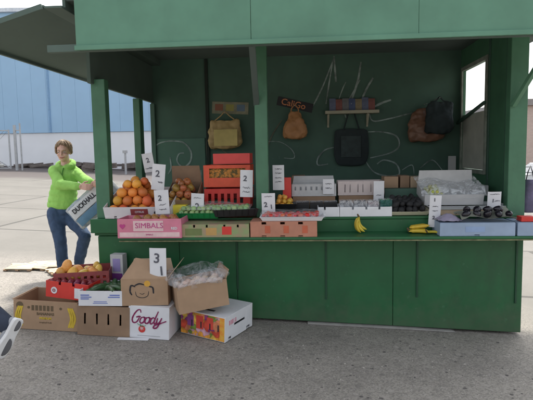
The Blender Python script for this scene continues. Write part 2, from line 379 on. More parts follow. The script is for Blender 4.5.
# pebbles and flecks on the near asphalt
def flecks(name, mat, n, smin, smax, label, flat):
    mb = MB()
    for i in range(n):
        y = 2.2+random.random()**1.2*2.6; x = random.uniform(-2.6, 2.9)
        if y > 4.0 and -2.7 < x < -.1: continue
        if y > 4.5: continue
        s = random.uniform(smin, smax)
        a = random.uniform(0, 3.14)
        k = random.choice((4, 5, 6)); ring = [Vector((math.cos(a+6.283*j/k)*s*random.uniform(.6, 1.2), math.sin(a+6.283*j/k)*s*random.uniform(.5, 1), 0)) for j in range(k)]
        c = Vector((x, y, gz(x)+.0005)); h = s*(.18 if flat else .7)
        lo = [mb.bm.verts.new(c+p) for p in ring]; up = [mb.bm.verts.new(c+p*.6+Vector((0, 0, h))) for p in ring]
        mb.bm.faces.new(up)
        for j in range(k): mb.bm.faces.new((lo[j], lo[(j+1) % k], up[(j+1) % k], up[j]))
    o = mb.build(name, mat); tag(o, label, 'litter', kind='stuff')
flecks('dark_flecks', M('dark_litter', (.085, .078, .072), .9, .4, 30), 420, .005, .018, 'dark specks of trodden gum and grit scattered over the asphalt', True)
flecks('pale_pebbles', M('pale_grit', (.42, .39, .34), .9, .3, 30), 420,   .003, .008, 'pale pebbles and grit scattered over the asphalt', False)

# world & sun
w = bpy.data.worlds.new('World'); sc.world = w; w.use_nodes = True; WN = w.node_tree.nodes; WL = w.node_tree.links
SUN_EL, SUN_AZ = R(58), R(8)      # sun behind the stall, azimuth measured from +y towards +x
sky = WN.new('ShaderNodeTexSky'); sky.sky_type = 'NISHITA'; sky.sun_disc = False; sky.sun_elevation = SUN_EL; sky.sun_rotation = SUN_AZ
sky.air_density = 1.0; sky.dust_density = 4.0; sky.ozone_density = 1.0
hz = WN.new('ShaderNodeHueSaturation'); hz.inputs['Saturation'].default_value = .3; WL.new(sky.outputs[0], hz.inputs['Color'])
WL.new(hz.outputs[0], WN['Background'].inputs['Color']); WN['Background'].inputs['Strength'].default_value = .15
sl = bpy.data.lights.new('sun', 'SUN'); sl.energy = 2.0; sl.angle = R(4); sl.color = (1, .95, .87)
so = bpy.data.objects.new('sun', sl); COL.objects.link(so)
d = Vector((math.sin(SUN_AZ)*math.cos(SUN_EL), math.cos(SUN_AZ)*math.cos(SUN_EL), math.sin(SUN_EL)))
so.rotation_euler = d.to_track_quat('Z', 'Y').to_euler()
sc.view_settings.view_transform = 'Standard'; sc.view_settings.look = 'None'; sc.view_settings.gamma = 1; sc.view_settings.exposure = 1.3
sc.view_settings.use_curve_mapping = False
sc.render.engine = 'CYCLES'
try: sc.cycles.max_bounces = 8; sc.cycles.transparent_max_bounces = 16; sc.cycles.diffuse_bounces = 5
except Exception: pass
sc.render.resolution_x = 1024; sc.render.resolution_y = 768

# ================================================================ KIOSK
YF = 4.57; YB = 6.4; XL = -1.985; XR = 1.93
ZS = HC-.735; ZC = HC-.60
kiosk = empty('market_kiosk', (0, YF, 0), 'dark green wooden market stall with open front, counter and raised canopy', 'market stall')
def K(mb, name, mat, bevel=.004, label=None, smooth=False):
    for v in mb.bm.verts: v.co.y -= YF
    o = mb.build(name, mat, kiosk, smooth, bevel)
    if label: o['label'] = label
    return o
def clad(xs, y0, y1):
    for a, b in zip(xs[:-1], xs[1:]):
        g = .002; zb = .03
        mb = MB(); za = gz(a)+.025; zc = gz(b)+.025
        mb.prism([Vector((a+g, y0, za)), Vector((b-g, y0, zc)), Vector((b-g, y0, ZS-.035)), Vector((a+g, y0, ZS-.035))], (0, y1-y0, 0))
        K(mb, 'front_panel', mPanel)
xq = lambda px: AY(px, 270, YF).x
clad([XL, xq(180), xq(237), xq(393), XR], YF, YF+.02)
for px, yb in ((326, 299), (417, 297), (237.6, 289), (516, 303)):
    x = xq(px); zb = AY(px, yb, YF).z
    K(MB().b2(x-.008, x+.008, YF-.012, YF-.001, zb, ZS-.035), 'bracket', M('dark_green_batten', (.01, .055, .025), .6, .2, 9, world=True), .002)
mPan2 = mPanel
# side panels below counter
K(MB().b2(XL, XL+.02, YF+.022, YB, .08, ZC-.032), 'side_panel', mPanel)
K(MB().b2(XR-.02, XR, YF+.022, YB, -.10, ZC-.032), 'side_panel', mPanel)
K(MB().prism([Vector((-.0, YF-.03, gz(0)+.001)), Vector((1.35, YF-.03, gz(1.35)+.001)), Vector((1.32, YF-.03, gz(1.35)+.012)), Vector((.9, YF-.03, gz(.9)+.02)), Vector((.0, YF-.03, gz(0)+.018))], (0, .2, 0)), 'footing', M('pale_concrete', (.27, .26, .24), .9, .2, 8, .3, 40, world=True), .006)
# ledge + counter
XE = AZ(119, 238, ZS).x
K(MB().b2(XE, 2.35, YF-.31, YF-.002, ZS-.022, ZS), 'ledge', mPanel)
K(MB().b2(XL-.045, xq(187), YF-.05, YF-.013, ZS+.002, ZC-.0), 'counter_end_rail', mPanel)
K(MB().b2(XE, 2.35, YF-.312, YF-.29, ZS-.035, ZS-.024), 'ledge_edge', M('worn_edge', (.16, .16, .08), .7, .5, 20, world=True), .001)
K(MB().b2(XL-.03, XR+.0, YF, YF+.03, ZS-.03, ZC-.024), 'riser', mPanel)
K(MB().b2(XL-.03, XR, YF-.012, YF+.95, ZC-.022, ZC), 'counter_top', mPanel)
K(MB().b2(XL+.05, XR-.03, YF+.52, YF+.95, ZC+.001, ZC+.12), 'shelf_step', mBack)
# posts
PT = HC+1.185
def post(px0, px1, ypx, y, name='post', mat=mPost, z0=ZC, z1=PT, d=.1):
    a = AY(px0, ypx, y); b = AY(px1, ypx, y)
    K(MB().b2(a.x, b.x, y, y+d, z0, z1), name, mat, .006)
post(97, 110.5, 215, YF+.01, z1=HC+.70)
post(256, 268.5, 190, YF+.01)
K(MB().b2(XR-.15, XR, YF-.0, YF+.1, ZS-.0+.001, PT), 'post', mPost, .006)
# left side posts
def side_post(px, ypx, wpx):
    # intersect with plane x=XL
    d = ray(px, ypx); t = XL/d.x; p = CP+d*t
    d2 = ray(px+wpx, ypx); 
    K(MB().b2(XL+.002, XL+.08, p.y-.001, p.y+.13, ZC-.02, HC+.64), 'side_post', mPost, .006)
side_post(134.5, 150, 9)
K(MB().b2(XL+.001, XL+.06, YB-.05, YB-.003, ZC-.3, HC+.64), 'side_post', mBack, .006)
# left header board above the side opening + window sill
K(MB().b2(XL-.0, XL+.035, YF-.06, YB, HC+.655, HC+1.12), 'side_header', mAwn)
K(MB().b2(XL+.001, -1.842, 3.80, YB, HC+1.122, HC+1.14), 'side_cap', mAwn)
K(MB().b2(-1.868, -1.842, 3.86, YB, HC+1.138, HC+1.205), 'upper_side', mAwn)
# left counter end block
# back wall (with door leaf darker)
bx0 = XL+.0; bx1 = XR+.0
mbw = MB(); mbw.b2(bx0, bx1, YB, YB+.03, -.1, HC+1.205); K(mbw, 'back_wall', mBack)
a = AY(156, 139, YB-.01); b = AY(205, 139, YB-.01)
K(MB().b2(a.x, b.x, YB-.02, YB-.002, .3, a.z), 'wall_board', mBack2)
K(MB().b2(b.x+.02, b.x+.06, YB-.03, YB-.002, .3, HC+1.18), 'door_jamb', mDark)
# ceiling, roof, fascia
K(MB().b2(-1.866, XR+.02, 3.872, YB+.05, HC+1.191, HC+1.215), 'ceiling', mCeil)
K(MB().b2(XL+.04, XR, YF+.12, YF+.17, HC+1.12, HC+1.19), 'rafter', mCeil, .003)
pb = AY(256.5, 104, YF+.04); pt_ = AY(252, 44, 3.89)
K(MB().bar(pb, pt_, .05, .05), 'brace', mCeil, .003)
xs_ = AY(251, 30, 3.8).x; xs2_ = xs_+1.22
for a_, b_ in ((-1.74, xs_-.0015), (xs_+.0015, xs2_-.001), (xs2_+.001, 2.6)):
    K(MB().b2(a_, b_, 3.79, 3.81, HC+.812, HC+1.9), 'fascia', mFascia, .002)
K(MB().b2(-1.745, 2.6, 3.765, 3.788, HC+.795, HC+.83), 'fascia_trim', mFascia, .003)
K(MB().b2(XL+.001, XR+.02, 3.812, 3.86, HC+.795, HC+.85), 'header_beam', mAwn, .003)
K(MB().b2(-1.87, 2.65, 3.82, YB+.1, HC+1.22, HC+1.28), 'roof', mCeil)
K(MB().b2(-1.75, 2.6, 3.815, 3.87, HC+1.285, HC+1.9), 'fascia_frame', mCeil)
# left awning flap, drooping outward
def A(x, y, z): return Vector((x, y, z))
K(MB().prism([A(XL-.001, 3.80, HC+1.13), A(-2.70, 3.80, HC+.93), A(-2.70, YB-.05, HC+.93), A(XL-.001, YB-.05, HC+1.13)], (0, 0, .02)), 'awning_flap', mAwn)
K(MB().bar((XL-.01, 3.80, HC+1.135), (-2.70, 3.80, HC+.935), .03, .04), 'awning_rail', mAwn, .002)
K(MB().bar((-2.70, 3.80, HC+.925), (-2.70, YB-.05, HC+.925), .03, .04), 'awning_rail', mAwn, .002)
# right side wall with window opening
z0r = ZC-.02; y0r = YF+.102; wy = YB-y0r
def ywin(px): 
    d = ray(px, 110); return (CP+d*((XR-.03)/d.x)).y
ya, yb_ = ywin(486), ywin(463)
zt = (CP+ray(474, 66)*(((ya+yb_)/2)/ray(474, 66).y)).z; zl = (CP+ray(474, 169)*(((ya+yb_)/2)/ray(474, 169).y)).z
mb = MB(); wall(mb, wy, PT+.0-z0r, .03, [(ya-y0r, zl-z0r, yb_-y0r, zt-z0r)], (XR-.03, y0r, z0r), (0, 1, 0), (0, 0, 1), (1, 0, 0)); K(mb, 'side_wall', mPost, 0)
wf = MB(); e = .045
for (a1, a2, c1, c2) in ((ya-e, yb_+e, zt, zt+e), (ya-e, yb_+e, zl-e, zl), (ya-e, ya, zl, zt), (yb_, yb_+e, zl, zt)):
    wf.b2(XR-.05, XR-.032, a1, a2, c1, c2)
wfo = K(wf, 'window_frame', M('worn_pale_frame', (.22, .25, .21), .8, .3, 12, world=True), .002)
zm = (CP+ray(474, 113)*(((ya+yb_)/2)/ray(474, 113).y)).z
pn = MB().b2(XR-.028, XR-.022, ya+.001, yb_-.001, zl+.002, zm); 
K(pn, 'window_pane', M('frosted_sheet', (.42, .43, .38), .7, .15, 5), 0, 'dull frosted sheet filling the lower half of the window')
K(MB().bar((XR-.06, ya-.05, zm+.08), (XR-.06, yb_+.3, zm-.12), .03, .03), 'window_bar', mBack, .002)
# vertical trim on right wall
for px in (490, 508):
    yy = ywin(px)
    K(MB().b2(XR-.045, XR-.031, yy, yy+.03, ZC, PT-.02), 'wall_trim', mBack, .002)
# brace outside right post, right awning
p1 = AY(513, 106, YF-.03); p2 = AY(536, 68, YF-.2)
K(MB().bar(p1, p2, .05, .03), 'brace', mPost, .003)
# centre post upper bracket
pc0 = AY(249, 100, YF-.01)
# graffiti on the back wall
gn = 0
def gr(pts, wpx=3, mat=mSpray, y=YB-.004):
    P = smoothpts(pts, 5); Q = [AY(p.x, p.y, y) for p in P]
    global gn; gn += 1
    o = ribbon(None, [(q.x, q.z) for q in Q], wpx/500*3.9, y-YF-gn*.0005, mat); o.parent = kiosk
yl = YB-.024
gr([(152, 149), (160, 143), (172, 141), (184, 143), (191, 152), (190, 162), (183, 167), (177, 161), (179, 154), (184, 153)], 2.6, mSpray, yl)
gr([(170, 157), (171, 168), (168, 174)], 2.2, mSpray, yl)
gr([(199, 174), (194, 180), (195, 188), (201, 187), (201, 170)], 2, mSpray, yl)
gr([(313, 106), (323, 86), (334, 58)], 2.4); gr([(334, 56), (335, 70), (336, 82)], 3.2); gr([(333, 60), (329, 84), (326, 104)], 2.2)
gr([(339, 99), (343, 88), (346, 82)], 1.6); gr([(361, 62), (358, 80), (353, 96), (350, 104)], 3.2); gr([(373, 78), (367, 88), (362, 99)], 3.4)
gr([(360, 80), (350, 98), (344, 108), (346, 118)], 2.2)
gr([(369, 113), (373, 121), (388, 119), (404, 115), (412, 113)], 2.2)
gr([(391, 100), (382, 103), (372, 108)], 3.4)
gr([(368, 132), (382, 132), (396, 136), (399, 146), (390, 153), (370, 158)], 2.4)
gr([(366, 162), (374, 172), (388, 176), (399, 174), (396, 164), (384, 160), (377, 164)], 2.4)
gr([(336, 147), (325, 150), (318, 158), (318, 165), (328, 164)], 2.2)
gr([(262, 172), (270, 140), (282, 120)], 1.6, mSprayB); gr([(264, 142), (280, 142), (292, 150), (294, 158), (284, 158)], 1.4)
gr([(214, 150), (207, 138), (208, 160), (216, 172)], 1.6, mSprayB); gr([(222, 150), (232, 158), (240, 172)], 1.4, mSprayB)
gr([(420, 168), (432, 160), (442, 170)], 1.6); gr([(402, 170), (412, 165), (414, 176)], 1.6)
# ================================================================ BACKGROUND
def CM(X, Z, z):   # camera-aligned ground frame -> world
    v = CP + R0*X + F0*Z; return Vector((v.x, v.y, z))
# warehouse (in a frame facing the street, root at its near-right base corner)
ZW = 35.0
wz = gz(-18)
wh = empty('warehouse', CM(6, ZW, wz), 'long warehouse with pale blue metal cladding above a white wall', 'warehouse', rz=YAW)
def W(mb, name, mat, bevel=0): return mb.build(name, mat, wh, False, bevel)
mBl = M('pale_blue_cladding', (.36, .56, .76), .6, .04, .5); mWw = M('white_masonry', (.85, .86, .88), .8, .04, .6, .1, 8)
_r = ray(20, 9); ztop = (CP + _r*(ZW/_r.dot(F0))).z - wz - .25
W(MB().b2(-58, 0, 0, 18, -3, 2.35), 'wall', mWw)
cl = MB()
x = -58.0; i = 0
while x < -.05:      # ribbed sheets
    wd = min(1.0, -x); cl.b2(x+.004, x+wd-.004, -.10, -.04, 2.36, ztop); x += 1.0
W(cl, 'cladding', mBl)
W(MB().b2(-58, 0, -.039, 17.9, 2.351, ztop-.05), 'upper_wall', mBl)
sm = MB()
for X_ in (-20.9, -34, -9): sm.b2(X_, X_+.12, -.16, -.101, .0 if False else 2.36, ztop)
W(sm, 'downpipe', M('blue_seam', (.22, .38, .58), .6))
W(MB().b2(-58.2, .2, -.3, .0, ztop+.001, ztop+.25), 'roof_edge', M('white_flashing', (.7, .75, .8), .6))
W(MB().b2(-58.1, .1, .01, 18.1, ztop+.001, ztop+.2), 'roof', mMetal)
# low dark rail & rubble at its base
def rub(X, Z, l, h, mat, label, rz):
    h *= .6
    p = CM(X, Z, 0); mb = MB()
    for k in range(5):
        mb.box((random.uniform(-l, l)*.4, random.uniform(-.2, .2), h*.4+random.uniform(0, h*.3)), (l*random.uniform(.3, .7), .3*random.uniform(.5, 1), h*random.uniform(.3, .7)), Euler((random.uniform(-.3, .3), random.uniform(-.2, .2), random.uniform(-.5, .5))))
    o = mb.build('rubble_heap', mat); o.location = (p.x, p.y, gz(p.x)); o.rotation_euler = (0, 0, rz)
    tag(o, label, 'rubble', 'heaps of boards and rubble by the warehouse')
mR1 = M('dark_rubble', (.16, .135, .12), .9, .4, 3); mR2 = M('pale_boards', (.5, .48, .44), .9, .2, 3)
rub(-17.4, 31, 2.6, .45, mR2, 'pale boards piled in front of the gate leaf', .2)
rub(-15.5, 33, 2.4, .5, mR1, 'dark rubble heap at the foot of the white wall, left of the woman', 0)
rub(-19.4, 26, 1.6, .2, mR2, 'flat pale boards lying on the yard near the left edge', .4)
rub(-11.8, 33, 2.6, .7, mR1, 'dark rubble heap behind the woman\'s raised arm', 0)
rub(-10.0, 30, 2.0, .9, mR1, 'dark rubble heap seen between the two left posts of the stall', .1)
rub(-8.4, 33, 1.8, 1.0, mR1, 'dark rubble heap beside the orange pile, farthest right', .1)
# kerb along the wall
MBk = MB(); a = CM(-52, 33.6, 0); b = CM(5, 33.6, 0)
MBk.prism([Vector((-52, 0, 0)), Vector((-52, .35, 0)), Vector((-52, .35, .16)), Vector((-52, 0, .16))], (57, 0, 0))
k = MBk.build('kerb', M('grey_kerb', (.14, .12, .115), .9, .2, 4)); k.location = CM(0, 33.4, gz(-18)-.02); k.rotation_euler = (0, 0, YAW); tag(k, kind='structure')
# gate
g0 = CM(-14.75, 29, 0); gr_ = gz(g0.x)
gt = empty('mesh_gate', (g0.x, g0.y, gr_), 'grey steel mesh gate leaf with diagonal brace standing open by the warehouse', 'gate', rz=YAW)
gm = MB(); gm.bar((-6, 0, .1), (-6, 0, 2.35), .07); gm.bar((-6, 0, 2.3), (0, 0, 2.3), .06); gm.bar((-6, 0, .15), (0, 0, .15), .06); gm.bar((0, 0, .1), (0, 0, 2.35), .07)
gm.build('frame', mMetal, gt)
MB().bar((-3.2, 0, 2.27), (-.05, 0, .18), .05).build('brace', mMetal, gt)
MB().bar((.35, 0, 0), (.35, 0, 2.6), .12).build('gate_post', mMetal, gt); MB().bar((.66, 0, 0), (.66, 0, 2.7), .07).build('gate_post', mMetal, gt)
MB().bar((.35, 0, 2.3), (.66, 0, 2.3), .05).build('hinge_rail', mMetal, gt)
ms = MB()
q = -6
while q < 1.4:
    ms.bar((q, 0, 2.27), (max(-6, q-2.1), 0, 2.27-(q-max(-6, q-2.1))), .012) if q <= 0 else None
    if q-2.1 < -6 or q > 0: pass
    ms.bar((max(q-2.1, -6), 0, .17+max(0, -6-(q-2.1))) , (min(q, 0), 0, .17+2.1-max(0, q)), .012) if q > -5.9 and q < 0 else None
    q += .22
ms.build('wire_mesh', mMetal, gt)
# small pole seen between the posts
pp = CM(-8.0, 28.6, 0); po = MB().bar((0, 0, 0), (0, 0, 1.35), .09).b2(-.12, .12, -.08, .08, 1.2, 1.36).build('bollard_post', mMetal); po.location = (pp.x, pp.y, gz(pp.x)); tag(po, 'thin dark post standing in the yard between the stall\'s left posts', 'post')
# ---- right side: brick house + car
mBrick = bpy.data.materials.new('pink_brick'); mBrick.use_nodes = True
_n = mBrick.node_tree.nodes; _l = mBrick.node_tree.links; bk = _n.new('ShaderNodeTexBrick'); bk.inputs['Scale'].default_value = 3
bk.inputs['Color1'].default_value = rgb(.58, .42, .35); bk.inputs['Color2'].default_value = rgb(.64, .48, .40); bk.inputs['Mortar'].default_value = rgb(.5, .45, .4)
tcx = _n.new('ShaderNodeTexCoord'); mpx = _n.new('ShaderNodeMapping'); mpx.inputs['Rotation'].default_value = (R(90), 0, 0); _l.new(tcx.outputs['Object'], mpx.inputs[0]); _l.new(mpx.outputs[0], bk.inputs[0]); _l.new(bk.outputs[0], _n['Principled BSDF'].inputs['Base Color'])
bb = CM(16.6, 32, gz(16)); bd = empty('brick_building', bb, 'pinkish brick building seen past the right edge of the stall', 'building', rz=YAW)
bz = 1.5+.075*32*1.45
mb = MB(); wall(mb, 16, bz+1, .3, [(.95+j*2.6, 1.6, 2.15+j*2.6, 3.3) for j in range(5)], (-.1, 0, -1), (1, 0, 0), (0, 0, 1), (0, 1, 0)); mb.build('wall', mBrick, bd)
MB().b2(-.1, 15.9, .301, 9, -1, bz).build('back_part', mBrick, bd)
MB().b2(-.3, 16.1, -.3, 9.2, bz+.001, bz+.4).build('roof', M('grey_roof', (.3, .27, .25), .8), bd)
for j in range(5):
    f = MB(); x0 = .85+j*2.6
    f.b2(x0, x0+1.2, .05, .10, .6, .68); f.b2(x0, x0+1.2, .05, .10, 2.22, 2.3); f.b2(x0, x0+.08, .05, .1, .68, 2.22); f.b2(x0+1.12, x0+1.2, .05, .1, .68, 2.22)
    fo = f.build('window', mWhite, bd); MB().b2(x0+.08, x0+1.12, .07, .075, .68, 2.22).build('pane', M('dark_glass', (.05, .06, .07), .1), fo)
def car():
    p = CM(13.1, 23, 0); root = empty('parked_car', (p.x, p.y, gz(p.x)), 'white hatchback parked in front of the pinkish brick building', 'car', rz=YAW)
    mC = M('white_car_paint', (.72, .74, .76), .25, .03, 2, coat=.6); mG = M('car_glass', (.03, .035, .04), .06)
    prof = [(-2.05, .30), (-2.1, .62), (-2.02, .86), (-1.15, .98), (-.55, 1.40), (.9, 1.46), (1.75, 1.05), (2.02, .92), (2.06, .35)]
    mb = MB(); rs = []
    for yy, s in ((-.80, .90), (-.86, .97), (-.86, 1), (.86, 1), (.86, .97), (.80, .90)):
        rs.append([Vector((x*(s if abs(s) < 1 else 1), yy*(1-.16*max(0, z-.9)), .3+(z-.3)*(s if z > .9 else 1))) for x, z in prof])
    mb.rings(rs); b = mb.build('body', mC, root, False, .02)
    for s in (-1, 1):
        y = s*.80; g = MB()
        g.prism([Vector((-.98, y*1.0, 1.0)), Vector((-.48, y*.985, 1.34)), Vector((.0, y*.985, 1.37)), Vector((.0, y*1.0, 1.0))], (0, s*.03, 0)); g.build('side_window', mG, root)
        g = MB(); g.prism([Vector((.07, y, 1.0)), Vector((.07, y*.985, 1.37)), Vector((.85, y*.985, 1.38)), Vector((1.4, y, 1.03))], (0, s*.03, 0)); g.build('side_window', mG, root)
        for x in (-1.32, 1.3):
            wh_ = empty_child('wheel', root, (x, s*.78, .31))
            MB().tube([(0, -.1, 0), (0, .1, 0)], .31, 24, False).build('tyre', mBlack, wh_, True)
            MB().tube([(0, -.108, 0), (0, .108, 0)], .19, 16, False).build('rim', mMetal, wh_, True)
    MB().prism([Vector((-1.22, -.7, .99)), Vector((-1.22, .7, .99)), Vector((-.64, .62, 1.37)), Vector((-.64, -.62, 1.37))], (-.02, 0, .02)).build('windscreen', mG, root)
    for s in (-1, 1): MB().ell((-2.04, s*.62, .72), (.07, .16, .09)).build('headlight', M('lamp_glass', (.6, .6, .6), .1), root, True)
def empty_child(name, root, loc):
    o = bpy.data.objects.new(name, None); COL.objects.link(o); o.parent = root; o.location = loc; o.empty_display_size = .1; return o
car()
# purple bag hanging at the right outer side of the stall
bp0 = AY(529.5, 196, 4.75)
mb = MB(); rs = []
for i in range(9):
    t = i/8; z = -.15+.30*t; wdt = .070*(1-.25*t**2)*(.85+.15*math.sin(3*t+1))
    rs.append([Vector((wdt*math.cos(a_*math.pi/8)*(1+.08*math.sin(a_*3)), .045*math.sin(a_*math.pi/8)*(1+.1*math.cos(a_*5)), z)) for a_ in range(16)])
mb.rings(rs); o = mb.build('cloth_bag', M('purple_cloth', (.14, .12, .2), .8, .3, 12, .3, 40), None, True); o.location = (max(bp0.x, XR+.10), bp0.y, bp0.z)
tag(o, 'dark purple bag hanging on the outer right side of the stall', 'bag')
K(MB().b2(XR+.001, o.location.x+.012, o.location.y-.005, o.location.y+.005, o.location.z+.262, o.location.z+.272), 'hook', mMetal, 0)
MB().tube([(-.035, 0, .145), (-.02, 0, .22), (0, 0, .275), (.02, 0, .22), (.035, 0, .145)], .005, 8).build('strap', mInk, o, True)
# ================================================================ FRUIT PROTOTYPES
def fruit_mesh(kind):
    bm = bmesh.new(); bmesh.ops.create_icosphere(bm, subdivisions=3, radius=1)
    for v in bm.verts:
        x, y, z = v.co; r = math.hypot(x, y)
        if kind == 'orange': f = 1-.10*math.exp(-(r/.18)**2)*(1 if z > 0 else .4); v.co = Vector((x, y, z*.94))*f
        elif kind == 'apple':
            f = 1-.28*math.exp(-(r/.35)**2); k = 1-.08*max(0, -z); v.co = Vector((x*k, y*k, z*.9))*f
        elif kind == 'mango': v.co = Vector((x*1.35+.12*z*z, y*.82, z*.92+.10*x))
        elif kind == 'avocado': v.co = Vector((x*1.0*(1-.3*max(0, z)), y*(1-.3*max(0, z)), z*1.28))
        elif kind == 'tomato':
            a = math.atan2(y, x); f = 1-.22*math.exp(-(r/.4)**2)*(z > 0)+.02*math.cos(5*a); v.co = Vector((x*f, y*f, z*.8*f))
        elif kind == 'melon': v.co = Vector((x, y, z*1.05))*(1+.02*math.sin(6*math.atan2(y, x)))
    me = bpy.data.meshes.new(kind); bm.to_mesh(me); bm.free()
    for p in me.polygons: p.use_smooth = True
    return me
FM = {k: fruit_mesh(k) for k in ('orange', 'apple', 'mango', 'avocado', 'tomato', 'melon')}
def protos(kind, mat):
    me = FM[kind].copy(); me.materials.append(mat); return me
def heap(root, kind, mat, r, x0, x1, y0, y1, zf, name, label, cat, group, layers=2, jit=.25, shrink=1.0, upright=False, lim=999):
    """balls packed over rectangle in the box's own frame; zf = floor height"""
    me = protos(kind, mat); Mx = Matrix.Translation(root.location) @ root.rotation_euler.to_matrix().to_4x4()
    cnt = 0
    for L_ in range(layers):
        s = L_*r*1.0*shrink; z = zf + r + L_*r*1.45
        yy = y0 + r + s; row = 0
        while yy <= y1 - r - s + 1e-6:
            xx = x0 + r + s + (r if row % 2 else 0)
            while xx <= x1 - r - s + 1e-6:
                if cnt < lim:
                    p = Mx @ Vector((xx+random.uniform(-1, 1)*r*jit, yy+random.uniform(-1, 1)*r*jit, z+random.uniform(-.5, .5)*r*jit))
                    put(me, name, None, p, label, cat, group, None if not upright else (random.uniform(-.4, .4), random.uniform(-.4, .4), random.uniform(0, 6)), r*random.uniform(.84, 1.09)); cnt += 1
                xx += 2*r*1.0
            yy += 2*r*.9; row += 1
def banana_mesh(L_=.18, r=.018, bend=1.0):
    """stem tip at the origin, running along +x, bulging towards -z"""
    mb = MB(); pts = []; rad = []
    for i in range(13):
        t = i/12; a = (t-.5)*bend*1.6; pts.append(Vector((math.sin(a)*L_/1.6/bend*1.1, 0, -math.cos(a)*L_/1.6/bend*1.1)))
        rad.append(r*(.3 if i == 0 else .35 if i == 12 else .5 if i == 1 else .75 if i == 11 else min(1, .8+.6*math.sin(math.pi*t))))
    c = pts[0].copy(); mb.tube([p-c for p in pts], rad, 7); me = mb.mesh('banana')
    for p in me.polygons: p.use_smooth = True
    return me
def bunch(loc, rots, label, rz=0, s=1):
    root = empty('banana_bunch', loc, label, 'bananas', 'bunches of bananas on the ledge', rz=rz); me = banana_mesh(); me.materials.append(mBan)
    for i, (rx, ry, rzz, dx, dy, dz) in enumerate(rots):
        o = link('banana', me, None, root); o.rotation_euler = (R(rx), R(ry), R(rzz)); o.location = (dx, dy, dz); o.scale = (s,)*3
    MB().tube([(.0, 0, .0), (-.012, 0, .022)], [.013*s, .010*s], 8).build('stem', mStem, root, True)
    return root

# ================================================================ SIGNS
def sign(x0, y0, x1, y1, v, label, items, tilt=0, ry=0, group='white price cards', scr=True):
    cx, zb, w, h = rect(x0, y0, x1, y1, v)
    root = empty('price_card', (cx, v, zb), label, 'price card', group, rx=R(tilt), ry=R(ry))
    c = MB(); n = 6; rs = []
    for i in range(n+1):
        xx = -w/2+w*i/n; yy = -.006*math.cos(math.pi*(i/n-.5))
        rs.append([Vector((xx, yy, 0)), Vector((xx, yy, h)), Vector((xx, yy+.0025, h)), Vector((xx, yy+.0025, 0))])
    c.rings(rs); c.build('card', mWhite, root)
    for it in items:
        if it[0] == '~':   # scribbled line of faded marker writing
            _, fx, fz, fw, fh = it
            pts = []
            k = max(8, int(fw*30))
            for i in range(k): pts.append((w*(fx-.5+fw*i/(k-1)), h*fz+random.uniform(-1, 1)*h*fh*.45))
            P = smoothpts(pts, 3); ribbon(root, [(p.x, p.y) for p in P], .004, -.0085, mPen, 'lettering')
        else:
            s, size, fx, fz = it; text(root, s, size*w*.85, (w*(fx-.5), -.0085, h*fz), mPen, bold=.002, rot=R(random.uniform(-6, 6)))
    return root

# ================================================================ LEFT PART OF COUNTER
# white citrus carton, tilted
cx, zb, w, h = rect(106, 203, 172, 216, YF-.03)
cit = carton('fruit_carton', 'white citrus carton tilted up on the left end of the counter, full of oranges', 'carton', cx, YF-.05, ZC+.005, w, .46, .115, mWhite, tilt=R(20), holes=[(.14, .0, .18, .22), (.62, 0, .66, .2)])
decal(cit, w, .115, .4, .3, .66, .85, mMar, 'label'); text(cit, 'CITRUS', .026, (.02, -.003, .115*.58), mWhite, bold=.0004)
MB().tube([(w*.28, -.003, .055), (w*.28, -.001, .055)], .022, 16, False).build('stamp', mInk, cit)
heap(cit, 'orange', mOrg, .047, -w/2+.03, w/2-.13, .01, .46, .02, 'orange', 'ripe orange piled in the tilted white citrus carton', 'orange', 'oranges in the white citrus carton', layers=4, shrink=.85, jit=.18)
# support wedge crate behind the citrus carton
sc1 = carton('support_crate', 'brown carton propping up the tilted citrus carton from behind', 'carton', cx, YF+.30, ZC+.001, w*.9, .3, .13, mCard2, top='closed')
yl1 = carton('yellow_carton', 'small bright yellow carton between the citrus carton and the green tray', 'carton', *rect(173, 203, 187, 216, YF+.02)[:1], YF+.0, ZC+.001, .125, .1, .115, mYel, top='closed')
yl2 = carton('yellow_carton', 'lime yellow carton end tucked behind the lowest white price card', 'carton', AY(158, 210, YF).x, YF+.0, ZC+.001, .1, .1, .1, mYel, top='closed') if False else None
# apples with open brown box behind
cx, zb, w, h = rect(168, 190, 197, 214, YF+.18)
apb = carton('apple_box', 'brown cardboard box tilted forward and heaped with red and yellow apples', 'box', cx, YF+.13, ZC+.05, w*1.05, .36, .12, mCard2, tilt=R(26), flaps=[('back', 10, .17)])
heap(apb, 'apple', mApple, .038, -w/2, w/2, .0, .35, .05, 'apple', 'small apple in the tilted brown box beside the oranges', 'apple', 'apples in the tilted brown box', layers=3, shrink=.8)
# red-orange crates
cx, zb, w, h = rect(205, 183, 250, 200, YF+.3)
rc1 = carton('red_crate', 'lower red crate with woven side under the open orange crate', 'crate', cx, YF+.28, ZC+.06, w, .36, h+.02, mRed, holes=[(x_, .25, x_+.07, .75) for x_ in (.08, .22, .36, .5, .64, .78)])
cx, zb, w, h = rect(204, 166, 250, 188, YF+.32)
zt_ = ZC+.06+rc1.children[0].dimensions.z if rc1.children else 0
rc2 = carton('orange_carton', 'open orange-red carton lying on its side stuffed with striped netting', 'carton', cx, YF+.32, zb+.01, w, .34, h, mOrR, holes=[(.12, .42, .9, .85)])
MB().b2(-w/2+.03, w/2-.03, .03, .05, h*.4, h*.86).build('netting', M('striped_netting', (.12, .09, .03), .8, .5, 30, col2=(.6, .25, .05), thr=(.45, .55)), rc2)
cx, zb2, w3, h3 = rect(214, 157, 250, 168, YF+.4)
carton('red_carton', 'flat bright red carton on top of the orange-red one', 'carton', cx, YF+.36, zb+h+.02, w3, .28, h3*.9, M('bright_red_carton', (.72, .07, .06), .5, .1, 8), top='closed')
